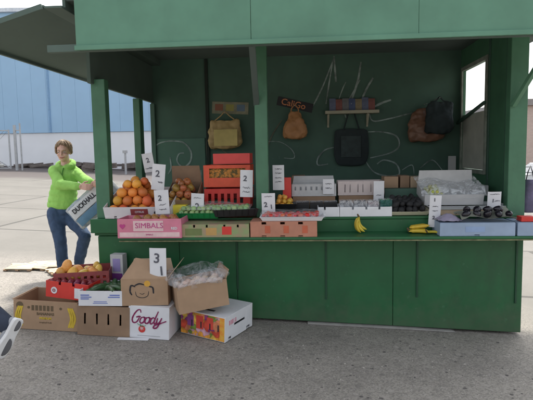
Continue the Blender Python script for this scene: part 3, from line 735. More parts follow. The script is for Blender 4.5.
# clear netted pack in front of red crate
# green tray + pale green fruit in film
gtx = rect(180, 211, 218, 223, YF-.05)
tg = MB()
def tray(name, label, cx, yf, zb, w, d, h, mat, rz=0, tilt=0, group=None, cat='tray', flare=.02, slots=True):
    root = empty(name, (cx, yf, zb), label, cat, group, rz=rz, rx=tilt); mb = MB(); t = .004
    a, b = w/2, w/2+flare
    # tapered open tray: outer & inner shells
    def rr(hw, hd, z, c=.02):
        cy = d/2; P = []
        for sx, sy in ((-1, -1), (1, -1), (1, 1), (-1, 1)):
            P.append(Vector((sx*hw, cy+sy*hd, z)))
        return P
    mb.rings([rr(a, d/2-flare, 0), rr(b, d/2, h), rr(b+.006, d/2+.006, h), rr(b+.006, d/2+.006, h+.003), rr(b-t, d/2-t, h+.003), rr(a-t, d/2-flare-t, t)])
    mb.build('tray_body', mat, root, False, .002)
    if slots:
        n = max(3, int(w/.05))
        for i in range(n):
            x_ = -w/2+.02+(w-.04)*i/(n-1)
            s = MB(); s.bar((x_*(1), -.001+flare, .008), (x_*1.04, -.004, h*.9), .006, .004); s.build('rib', mat, root)
    return root
# packs heap of pale green fruit, wrapped
cx, zb, w, h = rect(184, 205, 248, 224, YF-.02)
tr1 = tray('green_tray', 'bright green plastic tray with wrapped pale green fruit at the left of the centre post', gtx[0], YF-.10, ZC+.002, gtx[2], .3, .05, mGrn)
bkx = rect(216, 211, 256, 223, YF-.05)
tr2 = tray('black_tray', 'black plastic tray set at an angle beside the green tray', bkx[0]+.02, YF-.17, ZC+.03, bkx[2]*.98, .2, .06, mBlack, rz=R(13), tilt=R(-4))
def film_sheet(name, label, x0, x1, y0, y1, zfun, mat=None, cat='plastic wrap', n=14, parent=None):
    mb = MB(); g = []
    for j in range(n+1):
        row = []
        for i in range(n+1):
            x_ = x0+(x1-x0)*i/n; y_ = y0+(y1-y0)*j/n
            row.append(mb.bm.verts.new((x_, y_, zfun(i/n, j/n)+random.uniform(-1, 1)*.006)))
        g.append(row)
    for j in range(n):
        for i in range(n): mb.bm.faces.new((g[j][i], g[j][i+1], g[j+1][i+1], g[j+1][i]))
    me = mb.mesh(name); o = link(name, me, mat or fClear, parent, True)
    if label: tag(o, label, cat)
    return o
heap(tr1, 'melon', mLime, .024, -gtx[2]/2, gtx[2]/2+.30, .01, .26, .03, 'lime', 'pale green lime under clear film in the green and black trays', 'lime', 'limes under film', layers=2, shrink=.5)
film_sheet('plastic_film', 'clear crinkled film stretched over the pale green limes', gtx[0]-gtx[2]/2, gtx[0]+gtx[2]/2+.3, YF-.09, YF+.17, lambda u, v: ZC+.085+.05*math.sin(math.pi*v)*math.sin(math.pi*min(1, u*1.05))+.03*v)
# ================================================================ LEDGE BOXES
yL = YF-.30
cx, zb, w, h = rect(118, 219, 181, 240, yL-.03)
pk = carton('pink_carton', 'pink printed fruit carton with arched front at the left end of the ledge', 'carton', cx, yL-.03, ZS+.002, w, .27, h*.92, mPink)
hh = h*.92
decal(pk, w, hh, .03, .06, .97, .30, mPinkL, 'print'); decal(pk, w, hh, .25, .36, .72, .9, mPinkL, 'print')
text(pk, 'SIMBALS', .066, (0, -.004, hh*.64), M('magenta_ink', (.5, .05, .22), .6), sx=1.05)
text(pk, 'SIMBALS', .018, (.0, -.004, hh*.18), M('magenta_ink', (.5, .05, .22), .6))
hrt = MB(); hp = []
for i in range(24):
    a = i/24*2*math.pi; hp.append(Vector((.0016*16*math.sin(a)**3-.24, -.004, hh*.62+.0016*(13*math.cos(a)-5*math.cos(2*a)-2*math.cos(3*a)-math.cos(4*a)))))
hrt.prism(hp, (0, .002, 0)); hrt.build('heart_print', M('magenta_ink', (.5, .05, .22), .6), pk)
text(pk, 'RED', .03, (w*.39, -.004, hh*.5), mWhite, bold=.0008)
heap(pk, 'apple', mApple, .042, -w/2+.12, w/2, .02, .25, hh-.055, 'peach', 'red and yellow peach lying in the pink carton', 'peach', 'peaches in the pink carton', layers=1, lim=9)
# colourful long carton
cx, zb, w, h = rect(182, 224.5, 249, 237, yL)
mMix = M('faded_fruit_print', (.35, .25, .16), .7, .3, 12, col2=(.25, .32, .14), thr=(.42, .6))
cc = carton('printed_carton', 'low cardboard carton with faded green and red fruit print, left of the centre post', 'carton', cx, yL, ZS+.002, w, .27, h, mMix, holes=[(.17, .78, .2, 1.0), (.36, .78, .39, 1), (.62, .78, .65, 1), (.82, .78, .85, 1)], top='closed')
decal(cc, w, h, .60, .2, .74, .85, mRed, 'print'); decal(cc, w, h, .05, .15, .3, .7, M('olive_print', (.16, .2, .07), .7), 'print'); decal(cc, w, h, .36, .15, .52, .75, M('ochre_print', (.5, .3, .1), .7), 'print')
# orange brown carton with tomatoes
cx, zb, w, h = rect(250.5, 222, 317, 237, yL)
oc = carton('tomato_carton', 'reddish brown cardboard carton holding a film wrapped tray of tomatoes', 'carton', cx, yL, ZS+.002, w, .27, h, M('reddish_cardboard', (.45, .2, .13), .8, .12, 8), top='closed', holes=[(.17, .84, .24, 1), (.45, .84, .52, 1), (.72, .84, .79, 1), (.17, .0, .24, .1), (.45, 0, .52, .1), (.72, 0, .79, .1)])
for fx in (.3, .58, .86): decal(oc, w, h, fx-.08, .25, fx, .75, M('rust_print', (.5, .12, .06), .8), 'print')
cx, zb, w, h = rect(262, 208, 322, 222, yL+.02)
zt2 = ZS+.002+rect(250.5, 222, 317, 237, yL)[3]+.005
tt = tray('tomato_tray', 'white shallow tray of tomatoes under film on the reddish brown carton', cx, yL+.0, zt2, w*.98, .26, .035, mWhite, slots=False)
heap(tt, 'tomato', mTom, .026, -w/2, w/2, .015, .25, .02, 'tomato', 'small red tomato in the white film wrapped tray', 'tomato', 'tomatoes in the white tray', layers=1, upright=True)
film_sheet('plastic_film', 'crinkled clear film over the tomato tray with overhanging edge', cx-w/2-.015, cx+w/2+.03, yL-.012, yL+.26, lambda u, v: zt2+.062-.03*(v < .08)+.015*v)
# tiny clutter on ledge: bananas
b1 = bunch(AY(359, 217, YF-.09), [(0, 60, 0, 0, 0, 0), (0, 78, 8, .0, -.015, 0), (0, 92, -6, 0, .0, 0), (0, 70, -14, 0, -.03, -.004), (0, 86, 0, 0, -.038, -.006)], 'upright banana bunch leaning on the riser in the middle of the ledge', 0, .72)
p = AZ(409, 233.5, ZS); p.z = ZS+.022
b2 = bunch(p, [(90, 0, -4, 0, 0, 0), (90, 0, 8, 0, .02, 0), (90, 0, -14, 0, -.02, 0), (80, -6, 2, .01, 0, .03), (85, -5, 14, .01, .02, .028)], 'banana bunch lying flat on the ledge beside the long white price card', 0, .92)
p = AZ(427, 234.5, ZS); p.z = ZS+.02
b3 = bunch(p, [(90, 0, -2, 0, 0, 0), (85, 0, 16, 0, .02, 0)], 'pair of short bananas at the foot of the long white price card', R(-6), .55)
# ================================================================ CENTRE COUNTER
def clam(cx, yf, zb, w, d, h, label, body, fill, rfill, name='punnet', group='clear punnets of dark berries', lid=True):
    root = empty(name, (cx, yf, zb), label, 'punnet', group)
    mb = MB(); wall(mb, w, h, .002, [], (-w/2, 0, 0), (1, 0, 0), (0, 0, 1), (0, 1, 0)); wall(mb, w, h, .002, [], (-w/2, d-.002, 0), (1, 0, 0), (0, 0, 1), (0, 1, 0))
    wall(mb, d-.004, h, .002, [], (-w/2, .002, 0), (0, 1, 0), (0, 0, 1), (1, 0, 0)); wall(mb, d-.004, h, .002, [], (w/2-.002, .002, 0), (0, 1, 0), (0, 0, 1), (1, 0, 0)); mb.b2(-w/2+.002, w/2-.002, .002, d-.002, 0, .002)
    mb.build('shell', body, root)
    if lid:
        MB().b2(-w/2-.003, w/2+.003, -.003, d+.003, h+.001, h+.006).build('lid', fClear, root)
    f = MB()
    k = int(w*d*h/(8*rfill**3)*.62); k = min(k, 70)
    for i in range(k):
        f.ell((random.uniform(-w/2+rfill, w/2-rfill), random.uniform(rfill, d-rfill), random.uniform(rfill, h-rfill*.5)), (rfill,)*3, seg=8)
    o = f.build('berries', fill, root, True); o['kind'] = 'stuff'
    return root
fPun = film('clear_punnet', .22)
# black trays w/ punnets row x 288..340 y 192-205
for i, (x0, x1) in enumerate(((296, 309), (310, 323), (324, 337))):
    cx, zb, w, h = rect(x0, 193, x1, 206, YF+.2)
    clam(cx, YF+.2, ZC+.045, w, .11, .07, ['left', 'middle', 'right'][i]+' one of the three black lidded punnets behind the tomatoes', mBlack, mBerry, .011, group='black lidded punnets')
# base box under them (white tray fronts)
cx, zb, w, h = rect(318, 207, 339.5, 217, YF+.0)
carton('white_tray_box', 'short white cardboard tray of punnets just right of the tomatoes', 'tray', cx, YF-.0, ZC+.001, w, .32, h*.95, mWhite, holes=[(.28, .7, .36, 1)])
cx, zb, w, h = rect(340, 207, 392, 217, YF+.0)
wtb = carton('white_tray_box', 'long white cardboard tray with notches in front, above the upright bananas', 'tray', cx, YF-.0, ZC+.001, w, .32, h*.95, mWhite, holes=[(.23, .72, .27, 1), (.49, .72, .53, 1), (.74, .72, .78, 1)])
for i, (x0, x1) in enumerate(((340, 353), (354, 367), (368, 379))):
    cx, zb, w, h = rect(x0, 197, x1, 207, YF+.06)
    clam(cx, YF+.05, ZC+.01, w, .12, .125, ['clear punnet of dark berries, left one in the long white tray', 'clear punnet of dark berries, middle one in the long white tray', 'half empty clear punnet, right of the dark berries in the long white tray'][i], fPun, mBerry if i < 2 else M('pinkish_fill', (.3, .2, .22), .7), .012)
cx, zb, w, h = rect(380, 196, 392, 207, YF+.06)
clam(cx, YF+.05, ZC+.01, w, .12, .135, 'teal wrapped punnet at the right end of the long white tray', fTeal, mGrn, .012, group='teal punnet') ['group'] = 'clear punnets of dark berries'
# mushrooms/yellow fruit black bowl
cx, zb, w, h = rect(272, 190, 292, 205, YF+.12)
tr3 = tray('black_tray', 'deep black tray of orange-yellow plums right of the centre post', cx+.02, YF+.08, ZC+.04, w, .2, .07, mBlack, slots=False)
heap(tr3, 'apple', M('orange_yellow_plum', (.72, .38, .06), .4, .1, 8, rnd=.2), .026, -w/2, w/2, .01, .19, .03, 'plum', 'orange-yellow plum in the deep black tray', 'plum', 'plums in the black tray', layers=3, shrink=.6)
cx, zb, w, h = rect(262, 195, 276, 208, YF+.2)
cx2, zb2, w2, h2 = rect(283, 178, 291, 193, YF+.3)
carton('red_pack', 'small red and white pack standing behind the black plum tray', 'pack', cx2, YF+.3, zb2-.1, w2, .06, h2+.1, mRed, top='closed')
# middle back row
cx, zb, w, h = rect(292, 184, 336, 196, YF+.38)
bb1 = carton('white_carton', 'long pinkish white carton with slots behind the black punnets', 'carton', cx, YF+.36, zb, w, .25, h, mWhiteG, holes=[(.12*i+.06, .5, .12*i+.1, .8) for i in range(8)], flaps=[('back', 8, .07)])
carton('support_crate', 'brown carton under the long pinkish white carton', 'carton', cx, YF+.37, ZC+.001, w*.96, .14, zb-ZC-.004, mCard2, top='closed')
cx, zb, w, h = rect(338, 181, 384, 195, YF+.38)
mPk = M('pale_pinkish_carton', (.55, .47, .45), .7, .08, 8)
bb2 = carton('slotted_carton', 'pale carton with six dark vertical slots in the middle of the back row', 'carton', cx, YF+.36, zb, w, .25, h, mPk, holes=[(f_, .22, f_+.022, .78) for f_ in (.14, .25, .42, .53, .70)])
carton('support_crate', 'brown carton under the pale slotted carton', 'carton', cx, YF+.37, ZC+.001, w*.96, .14, zb-ZC-.004, mCard2, top='closed')
# more back row goods 384..425
for i, (x0, y0, x1, y1, mt, lb) in enumerate(((384, 177, 398, 188, mCard, 'small ochre carton in the back row right of the pale slotted carton'), (400, 176, 409, 190, mCard2, 'narrow dark brown carton standing in the back row'), (410, 177, 424, 192, mCard3, 'pale tan carton at the back beside the film wrapped crate'))):
    cx, zb, w, h = rect(x0, y0, x1, y1, YF+.62); carton('back_carton', lb, 'carton', cx, YF+.6, ZC+.122, w, .2, max(.03, zb+h-ZC-.122), mt, top='closed', group='cartons in the back row')
cx, zb, w, h = rect(385, 189, 424, 196, YF+.45)
carton('green_crate', 'low dark green crate behind the avocados', 'crate', cx, YF+.45, zb-.02, w, .13, h+.02, mBack, top='closed')
# more items: back row left
for i, (x0, y0, x1, y1, mt, lb) in enumerate(((292, 176, 305, 186, mCard2, 'small brown carton seen above the long pinkish white carton'), (306, 179, 322, 186, mCard3, 'pale flat carton seen above the long pinkish white carton'))):
    cx, zb, w, h = rect(x0, y0, x1, y1, YF+.72); carton('back_carton', lb, 'carton', cx, YF+.7, ZC+.122, w, .2, max(.03, zb+h-ZC-.122), mt, top='closed', group='cartons in the back row')
# avocado tray 392-427
cx, zb, w, h = rect(392, 196, 428, 216, YF+.02)
av = tray('avocado_tray', 'wide tray with cream rim full of dark avocados left of the long white card', cx, YF+.02, ZC+.001, w, .34, .035, M('cream_board', (.62, .58, .42), .7, .08, 6), tilt=R(10), slots=False)
heap(av, 'avocado', mAvo, .030, -w/2, w/2, .01, .33, .02, 'avocado', 'dark round avocado in the wide cream rimmed tray', 'avocado', 'avocados in the cream rimmed tray', layers=2, shrink=.5)
# ================================================================ RIGHT COUNTER
cx, zb, w, h = rect(428, 204, 512, 212, YF+.05)
wp = tray('white_tray', 'wide white foam tray under the film wrapped crate at the right', cx, YF+.03, ZC+.05, w*.93, .4, .03, mWhite, slots=False)
carton('support_crate', 'pale carton carrying the wide white foam tray', 'carton', cx, YF+.06, ZC+.001, w*.8, .3, .047, mCard3, top='closed')
cx, zb, w, h = rect(424, 179, 486, 204, YF+.16)
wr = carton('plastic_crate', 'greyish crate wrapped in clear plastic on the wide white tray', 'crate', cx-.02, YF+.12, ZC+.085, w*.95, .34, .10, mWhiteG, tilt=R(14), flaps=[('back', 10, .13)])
heap(wr, 'apple', M('yellow_green_pear', (.5, .52, .1), .4, .15, 8, rnd=.3), .02, -w*.4, -w*.12, .01, .3, .06, 'small_pear', 'small yellow-green pear at the left end of the film wrapped crate', 'pear', 'pears in the wrapped crate', layers=2)
film_sheet('plastic_film', 'sagging crinkled plastic sheet thrown over the greyish crate', cx-w/2-.03, cx+w/2-.01, YF+.10, YF+.5, lambda u, v: ZC+.215+.11*v-.05*(v < .08)+.02*math.sin(7*u), film('milky_film', .38))
cx, zb, w, h = rect(425, 176, 500, 198, YF+.6)
carton('back_carton', 'wide grey carton at the back under the window', 'carton', cx, YF+.6, ZC+.122, w*.7, .22, .10, mWhiteG, top='closed', group='cartons in the back row')
# blue cartons on ledge
cx, zb, w, h = rect(440, 224, 515.5, 237.5, yL)
bl = carton('blue_carton', 'long pale blue carton on the right part of the ledge', 'carton', cx, yL, ZS+.002, w, .26, h*.95, mBlue, top='closed', holes=[(.46, 0, .53, .12)])
text(bl, 'FRESH FRUIT', .03, (-.02, -.003, h*.5), M('pale_blue_ink', (.35, .45, .6), .6), bold=.0005) if False else None
decal(bl, w, h, .34, .3, .6, .7, M('faded_blue_print', (.26, .36, .55), .6), 'print')
cx, zb, w, h = rect(517.5, 224, 548, 237.5, yL)
bl2 = carton('blue_carton', 'pale blue carton at the far right end of the ledge', 'carton', cx, yL, ZS+.002, w, .26, h*.95, mBlue, top='closed')
carton('red_pack', 'small red pack on the end of the far right blue carton', 'pack', cx-.02, yL+.03, ZS+h*.95+.01, .12, .1, .035, mRed, top='closed')
# paper liner & avocados on blue carton
zb3 = ZS+rect(440, 224, 515.5, 237.5, yL)[3]*.95+.012
cx, zb, w, h = rect(462, 209, 514, 225, yL+.03)
lin = film_sheet('paper_liner', 'grey-green crumpled paper liner under the dark aubergines on the blue carton', cx-w/2-.01, cx+w/2+.02, yL+.005, yL+.25, lambda u, v: zb3+.02+.05*v+.015*math.sin(9*u)+.02*math.sin(5*v+3*u), M('grey_green_paper', (.2, .21, .17), .8, .2, 8, .2, 30), 'paper')
em = protos('avocado', M('aubergine_skin', (.012, .010, .016), .18, .3, 6, rnd=.2))
for i in range(9):
    x_ = cx-w/2+.04+(w-.07)*(i % 5)/4+(.03 if i > 4 else 0); y_ = yL+.05+(.09 if i > 4 else 0)
    put(em, 'aubergine', None, (x_, y_, zb3+.062+.028*(i > 4)), 'glossy black aubergine on the crumpled paper on the blue carton', 'aubergine', 'aubergines on the blue carton', (R(70+random.uniform(-20, 20)), 0, random.uniform(0, 6)), .031*random.uniform(.9, 1.1))
o = film_sheet('plastic_bag', 'flat greyish lilac plastic bag lying beside the aubergines', AY(440, 222, yL).x, AY(464, 222, yL).x, yL+.02, yL+.2, lambda u, v: zb3+.01+.05*math.sin(math.pi*u)*math.sin(math.pi*v), M('lilac_plastic', (.3, .27, .36), .4, .1, 9), 'bag')
# ================================================================ PRICE CARDS
S = sign
S(145, 153, 155, 172, YF+.25, 'rear one of the two tall cards behind the oranges, leaning left', [('2', .7, .5, .62), ('~', .15, .2, .7, .1)], 4, -8)
S(151, 164, 163, 190, YF+.05, 'front one of the two tall cards standing in the oranges, with a large 2', [('2', .8, .45, .62), ('~', .5, .3, .4, .1)], 0, 6)
S(155.5, 190, 169, 214, YF-.12, 'card clipped on the front of the citrus carton', [('2', .6, .4, .66), ('~', .3, .4, .5, .08), ('~', .3, .2, .5, .08)], 0, -2)
S(191, 193, 203, 215, YF-.02, 'card with a numeral 2 at the left of the green tray', [('2', .8, .5, .4), ('~', .2, .8, .6, .06)], 6, 4)
S(240, 170, 252, 197, YF+.08, 'card with a slanting 2 hung on the orange-red carton beside the centre post', [('2', .7, .4, .68), ('~', .2, .35, .6, .08), ('~', .2, .2, .6, .08)], 0, 2)
S(262, 193, 275, 214, YF-.06, 'card with 2 1 standing behind the tomatoes right of the centre post', [('2', .6, .3, .45), ('1', .5, .72, .35), ('~', .2, .85, .6, .05)], 4)
S(273, 165, 284, 190, YF+.27, 'tallest card above the black plum tray', [('~', .2, .85, .6, .06), ('~', .2, .68, .6, .06), ('~', .2, .5, .6, .06), ('~', .2, .34, .6, .06)], 3)
S(323, 179, 334, 194, YF+.34, 'small card at the right end of the long pinkish white carton', [('~', .2, .7, .6, .1), ('~', .2, .4, .6, .1)], 5)
S(373.5, 181, 384, 201, YF+.30, 'blank looking card at the right end of the pale slotted carton', [('~', .25, .3, .5, .05)], 3)
S(428, 195, 440, 227, yL+.2, 'long card standing between the avocados and the blue carton', [('7', .45, .4, .86), ('~', .25, .7, .5, .04), ('#', .4, .5, .5), ('$', .5, .5, .25)] if False else [('1', .45, .4, .86), ('~', .25, .66, .5, .04), ('~', .25, .52, .5, .04), ('2', .5, .4, .3)], 5, 2)
S(487, 191.5, 501, 208, YF+.02, 'wide card on the right end of the white foam tray', [('~', .15, .85, .7, .05), ('1', .4, .4, .45), ('~', .5, .45, .4, .12)], 5)
# ================================================================ BOXES ON THE GROUND
def gbox(x0, y0, x1, y1, v, **k):   # front face rect -> cx, w, h at plane v ; bottom on ground
    cx, zb, w, h = rect(x0, y0, x1, y1, v); return cx, zb, w, h
def gv(px, py): return G(px, py).y
v1 = gv(40, 330)
cx, zb, w, h = rect(14, 301, 76, 330, v1)
gz1 = gz(cx)
def tiltx(): return math.atan(SL)
ban = carton('banana_box', 'brown banana carton printed with bananas, standing on the asphalt at the far left', 'box', cx, v1, gz1+.004, w, .40, h, mCard, roll=tiltx(), holes=[(.19+.075*i, .74, .235+.075*i, .88) for i in range(0)], flaps=[('left', 100, .02)])
mBp = M('banana_print_yellow', (.6, .42, .04), .7, .2, 14)
mGp = M('dark_print', (.13, .09, .05), .8)
for sx in (-1, 1):
    for k in range(3):
        P = smoothpts([(sx*w*(.36+.032*k), h*.12), (sx*w*(.40+.03*k), h*.45), (sx*w*(.355+.03*k), h*.8)], 5); ribbon(ban, [(p_.x, p_.y) for p_ in P], .02, -.0025, mBp, 'banana_print')
MB().tube([(-w*.40, -.002, h*.82), (-w*.40, -.001, h*.82)], .032, 16, False).build('seal_print', mGp, ban)
for i in range(6):
    decal(ban, w, h, .285+.06*i, .66, .325+.06*i, .84, mGp, 'slot_print')
for sx in (-.26, .24): MB().tube([(sx*w, -.002, h*.76), (sx*w, -.001, h*.76)], .012, 12, False).build('dot_print', mGp, ban)
text(ban, 'BANANAS', .034, (0, -.002, h*.55), mGp, bold=.0008); text(ban, 'PREMIUM', .026, (0, -.002, h*.40), mBp, bold=.001)
text(ban, 'tropical fruit', .022, (0, -.002, h*.26), mGp)
v2 = gv(100, 336)
cx, zb, w, h = rect(77.5, 307, 128, 336, v2)
vb = carton('vented_box', 'plain brown carton with four tall slots, between the banana box and the white carton', 'box', cx, v2, gz(cx)+.004, w, .40, h, mCard2, roll=tiltx(), holes=[(f, .38, f+.035, .76) for f in (.13, .36, .58, .81)], top='closed')
# red box on top of banana box
zt1 = gz1+rect(14, 301, 76, 330, v1)[3]
v3 = v1+.10
cx, zb, w, h = rect(46, 287, 90, 307, v3)
rb = carton('red_box', 'red fruit carton with round badge lying across the banana box', 'box', cx+.02, v3-.06, zt1+.012, w, .30, h*.8, mRed, roll=R(4), rz=R(-8), holes=[(.3, .8, .36, 1), (.62, .8, .68, 1)])
hb = h*.8
MB().tube([(-w*.30, -.004, hb*.45), (-w*.30, -.001, hb*.45)], .03, 18, False).build('badge', mWhite, rb); text(rb, 'O', .035, (-w*.30, -.006, hb*.45), mMar, bold=.002)
decal(rb, w, hb, .68, .1, .86, .72, mWhite, 'label', .003)
heap(rb, 'apple', M('dark_plum_skin', (.2, .02, .04), .35, .2, 8, rnd=.3), .03, -w/2, w/2, .02, .28, hb-.05, 'plum', 'dark red plum in the red carton on the banana box', 'plum', 'dark plums in the red carton', layers=1)
# maroon crate with mangoes, on red box
v4 = v3+.12
cx, zb, w, h = rect(58, 271, 112, 290, v4)
mr_ = carton('mango_crate', 'maroon slatted crate of yellow mangoes stacked on the red carton', 'crate', cx, v4-.06, zb+.03, w*.92, .34, h*.85, mMar, rz=R(14), holes=[(.08+.115*i, .25, .14+.115*i, .42) for i in range(8)]+[(.08+.115*i, .58, .14+.115*i, .75) for i in range(8)])
mw_ = M('mango_skin', (.68, .36, .05))
heap(mr_, 'mango', mw_, .045, -w*.44, w*.44, .02, .32, h*.85-.07, 'mango', 'yellow mango heaped in the maroon crate', 'mango', 'mangoes in the maroon crate', layers=2, jit=.3, shrink=.7, lim=13)
# supports for maroon crate (stacked boxes behind)
carton('support_crate', 'brown carton behind the red carton holding up the maroon crate', 'box', cx+.06, v4+.08, gz(cx)+.004, w*.8, .25, zb+.02-gz(cx), mCard2, top='closed')
# white tray with green vegetables
zt2b = gz(rect(77.5, 307, 128, 336, v2)[0])+rect(77.5, 307, 128, 336, v2)[3]+.01
v5 = v2+.02
cx, zb, w, h = rect(81, 293, 122.5, 308.5, v5)
wt = carton('white_tray_box', 'white tray with blue print and green vegetables on the vented brown carton', 'tray', cx, v5-.03, zt2b+.006, w, .36, h*.95, mWhite, roll=R(1), rz=R(3), flaps=[])
mBi = M('blue_ink', (.15, .2, .5), .6)
for (a, b, c, d_) in ((.05, .68, .25, .76), (.05, .55, .3, .62), (.05, .43, .24, .5), (.72, .68, .95, .76), (.68, .55, .95, .62), (.35, .25, .65, .3), (.33, .15, .67, .19)):
    decal(wt, w, h*.95, a, b, c, d_, mBi, 'print_line')
cuke = MB().tube([(-.08, 0, 0), (-.03, 0, .006), (.04, 0, .004), (.09, 0, -.004)], [.018, .023, .023, .016], 10).mesh('courgette'); [setattr(p, 'use_smooth', True) for p in cuke.polygons]
cuke.materials.append(M('dark_green_skin', (.03, .09, .025), .4, .3, 14, rnd=.3))
for i in range(14):
    put(cuke, 'courgette', None, (cx-w/2+.06+(w-.12)*random.random(), v5+.05+.24*random.random(), zt2b+h*.82+.03*random.random()), 'dark green courgette in the white tray behind the mango crate', 'courgette', 'courgettes in the white tray', (random.uniform(-.2, .2), random.uniform(-.2, .2), random.uniform(0, 3)))
# purple/white upright carton
v6 = YF-.14
cx, zb, w, h = rect(111, 255, 122.5, 283, v6)
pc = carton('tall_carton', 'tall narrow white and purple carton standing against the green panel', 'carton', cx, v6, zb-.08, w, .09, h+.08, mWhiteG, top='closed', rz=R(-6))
decal(pc, w, h+.08, .05, .3, .95, .5, mPurp, 'print'); decal(pc, w, h+.08, .2, .55, .8, .9, M('violet_print', (.3, .25, .5), .6), 'print')
carton('support_crate', 'dark brown carton hidden behind the white vegetable tray', 'box', cx-.02, v6-.05, gz(cx)+.004, .3, .16, zb-.084-gz(cx), mCard2, top='closed')
# Goody box
v7 = gv(150, 339)
cx, zb, w, h = rect(128.5, 306, 168, 338.5, v7)
gd = carton('white_box', 'white carton with dark red script lettering and a pomegranate print, on the asphalt', 'box', cx, v7, gz(cx)+.004, w, .36, h*.97, mWhite, roll=tiltx(), rz=R(-3), top='closed')
mWine = M('wine_red_ink', (.22, .01, .08), .6)
def script_word(root, strokes, ox, oz, s_, wd, y):
    for st in strokes:
        P = smoothpts(st, 6); pts = [(ox+(p_.x+p_.y*.28)*s_, oz+p_.y*s_) for p_ in P]
        ribbon(root, pts, wd, y, mWine, 'lettering'); y -= .0004
GOODY = [[(.95, 1.55), (.75, 1.95), (.35, 1.85), (.02, 1.2), (-.05, .5), (.25, .05), (.7, .15), (.9, .7), (.88, 1.0)], [(.45, .85), (.8, .98), (1.12, .95)],
 [(1.55, .95), (1.22, .8), (1.15, .3), (1.4, .02), (1.72, .2), (1.75, .7), (1.55, .95), (1.75, .85), (2.0, .88)],
 [(2.3, .95), (1.98, .8), (1.9, .3), (2.15, .02), (2.47, .2), (2.5, .7), (2.3, .95), (2.5, .85), (2.7, .85)],
 [(3.2, .8), (2.95, .95), (2.7, .6), (2.75, .1), (3.0, .05), (3.25, .5)], [(3.45, 1.9), (3.32, 1.1), (3.25, .35), (3.4, .03), (3.6, .3)],
 [(3.62, .95), (3.62, .4), (3.8, .08), (4.08, .4), (4.2, .95)], [(4.22, .98), (4.1, .2), (3.85, -.5), (3.4, -.55), (3.5, -.15), (4.2, .15), (5.0, .55)]]
script_word(gd, GOODY, -w*.43, h*.46, w*.168, .013, -.002)
MB().tube([(-.06, -.003, h*.28), (-.06, -.001, h*.28)], .03, 18, False).build('fruit_print', M('red_print', (.6, .05, .04), .6), gd)
text(gd, '*', .07, (-.06, -.005, h*.26), mPinkL, bold=.001)
for a in range(4):
    MB().bar((-.06, -.002, h*.36), (-.10+.025*a, -.002, h*.45-.004*a), .01, .001).build('leaf_print', mGrn, gd)
MB().b2(-.1, .1, -.002, -.0005, h*.08, h*.085).build('print_line', mInk, gd)
# cardboard strip on the ground
p = G(134, 338.5); o = MB().b2(-.13, .13, -.02, .02, 0, .006).build('card_strip', mWhite); o.location = (p.x, p.y-.02, gz(p.x)+.002); o.rotation_euler = (0, R(2), R(2)); tag(o, 'thin white strip of card lying on the asphalt before the white carton', 'card strip')
# vented box extension
# brown paper-like box with face drawing
ztg = gz(cx)+h*.97+.012
v8 = v7+.03
cx, zb, w, h = rect(123, 275, 167, 306, v8)
fb = carton('carton_with_drawing', 'brown carton with peaked flaps and a drawn face, on top of the white carton', 'box', cx, v8-.01, ztg+.0, w, .30, h*.86, mCard, holes=[], rz=R(5), flaps=[])
h8 = h*.86
# peaked lid (house shaped flaps)
pk_ = MB(); pk_.prism([Vector((-w/2, 0, h8)), Vector((w/2, 0, h8)), Vector((w*.30, .0, h8+.13)), Vector((-w*.22, .0, h8+.16))], (0, .006, 0)); 
for v_ in pk_.bm.verts: v_.co.y += max(0, (v_.co.z-h8))*.55
pk_.build('flap', mCard, fb)
p2_ = MB(); p2_.prism([Vector((w/2, .01, h8)), Vector((w/2, .29, h8)), Vector((w/2+.10, .26, h8+.12)), Vector((w/2+.10, .03, h8+.12))], (.006, 0, .002)); p2_.build('flap', mCard3, fb)
p3_ = MB(); p3_.prism([Vector((-w/2, .30, h8)), Vector((w/2, .30, h8)), Vector((w/2-.03, .34, h8+.10)), Vector((-w/2+.03, .34, h8+.10))], (0, .006, 0)); p3_.build('flap', mCard3, fb)
def line(root, pts, w_=.006, mat=mInk, y=-.002, name='drawing'):
    P = smoothpts(pts, 4); ribbon(root, [(p_.x, p_.y) for p_ in P], w_, y, mat, name)
cxd = -.02; zz = h8*.62
line(fb, [(cxd-.055, zz-.02), (cxd-.045, zz-.06), (cxd, zz-.075), (cxd+.045, zz-.06), (cxd+.055, zz-.02)])
line(fb, [(cxd-.055, zz+.02), (cxd-.09, zz+.03), (cxd-.10, zz-.02), (cxd-.085, zz-.05)], .014); line(fb, [(cxd+.06, zz+.02), (cxd+.09, zz+.01), (cxd+.095, zz-.04)], .014)
line(fb, [(cxd-.06, zz+.03), (cxd-.02, zz+.045), (cxd+.02, zz+.035)], .012)
line(fb, [(cxd-.02, zz-.035), (cxd, zz-.045), (cxd+.02, zz-.035)], .005)
MB().tube([(cxd+.045, -.003, zz+.045), (cxd+.045, -.001, zz+.045)], .026, 16, False).build('orange_print', M('orange_ink', (.65, .35, .05), .6), fb)
# price card 3 1
cx, zb, w, h = rect(150.5, 248, 165, 283, v8+.0)
r3 = sign(150.5, 248, 165, 300, v8+.015, 'tall card reading 3 and 1, stuck in the brown carton with the drawn face', [('3', .95, .45, .80), ('1', .9, .72, .56)], 0, 1)
# box with plastic bag
v9 = v7+.02
cx, zb, w, h = rect(167, 290, 214, 313, v9-.02)
pb_ = carton('bagged_box', 'open brown carton lined with a clear plastic bag, tilted across two boxes', 'box', cx+.12, v9-.02, zb+.03, w*1.05, .34, h*1.15, mCard, rz=R(24), roll=R(-5), flaps=[('right', 25, .08)])
hb9 = h*1.15
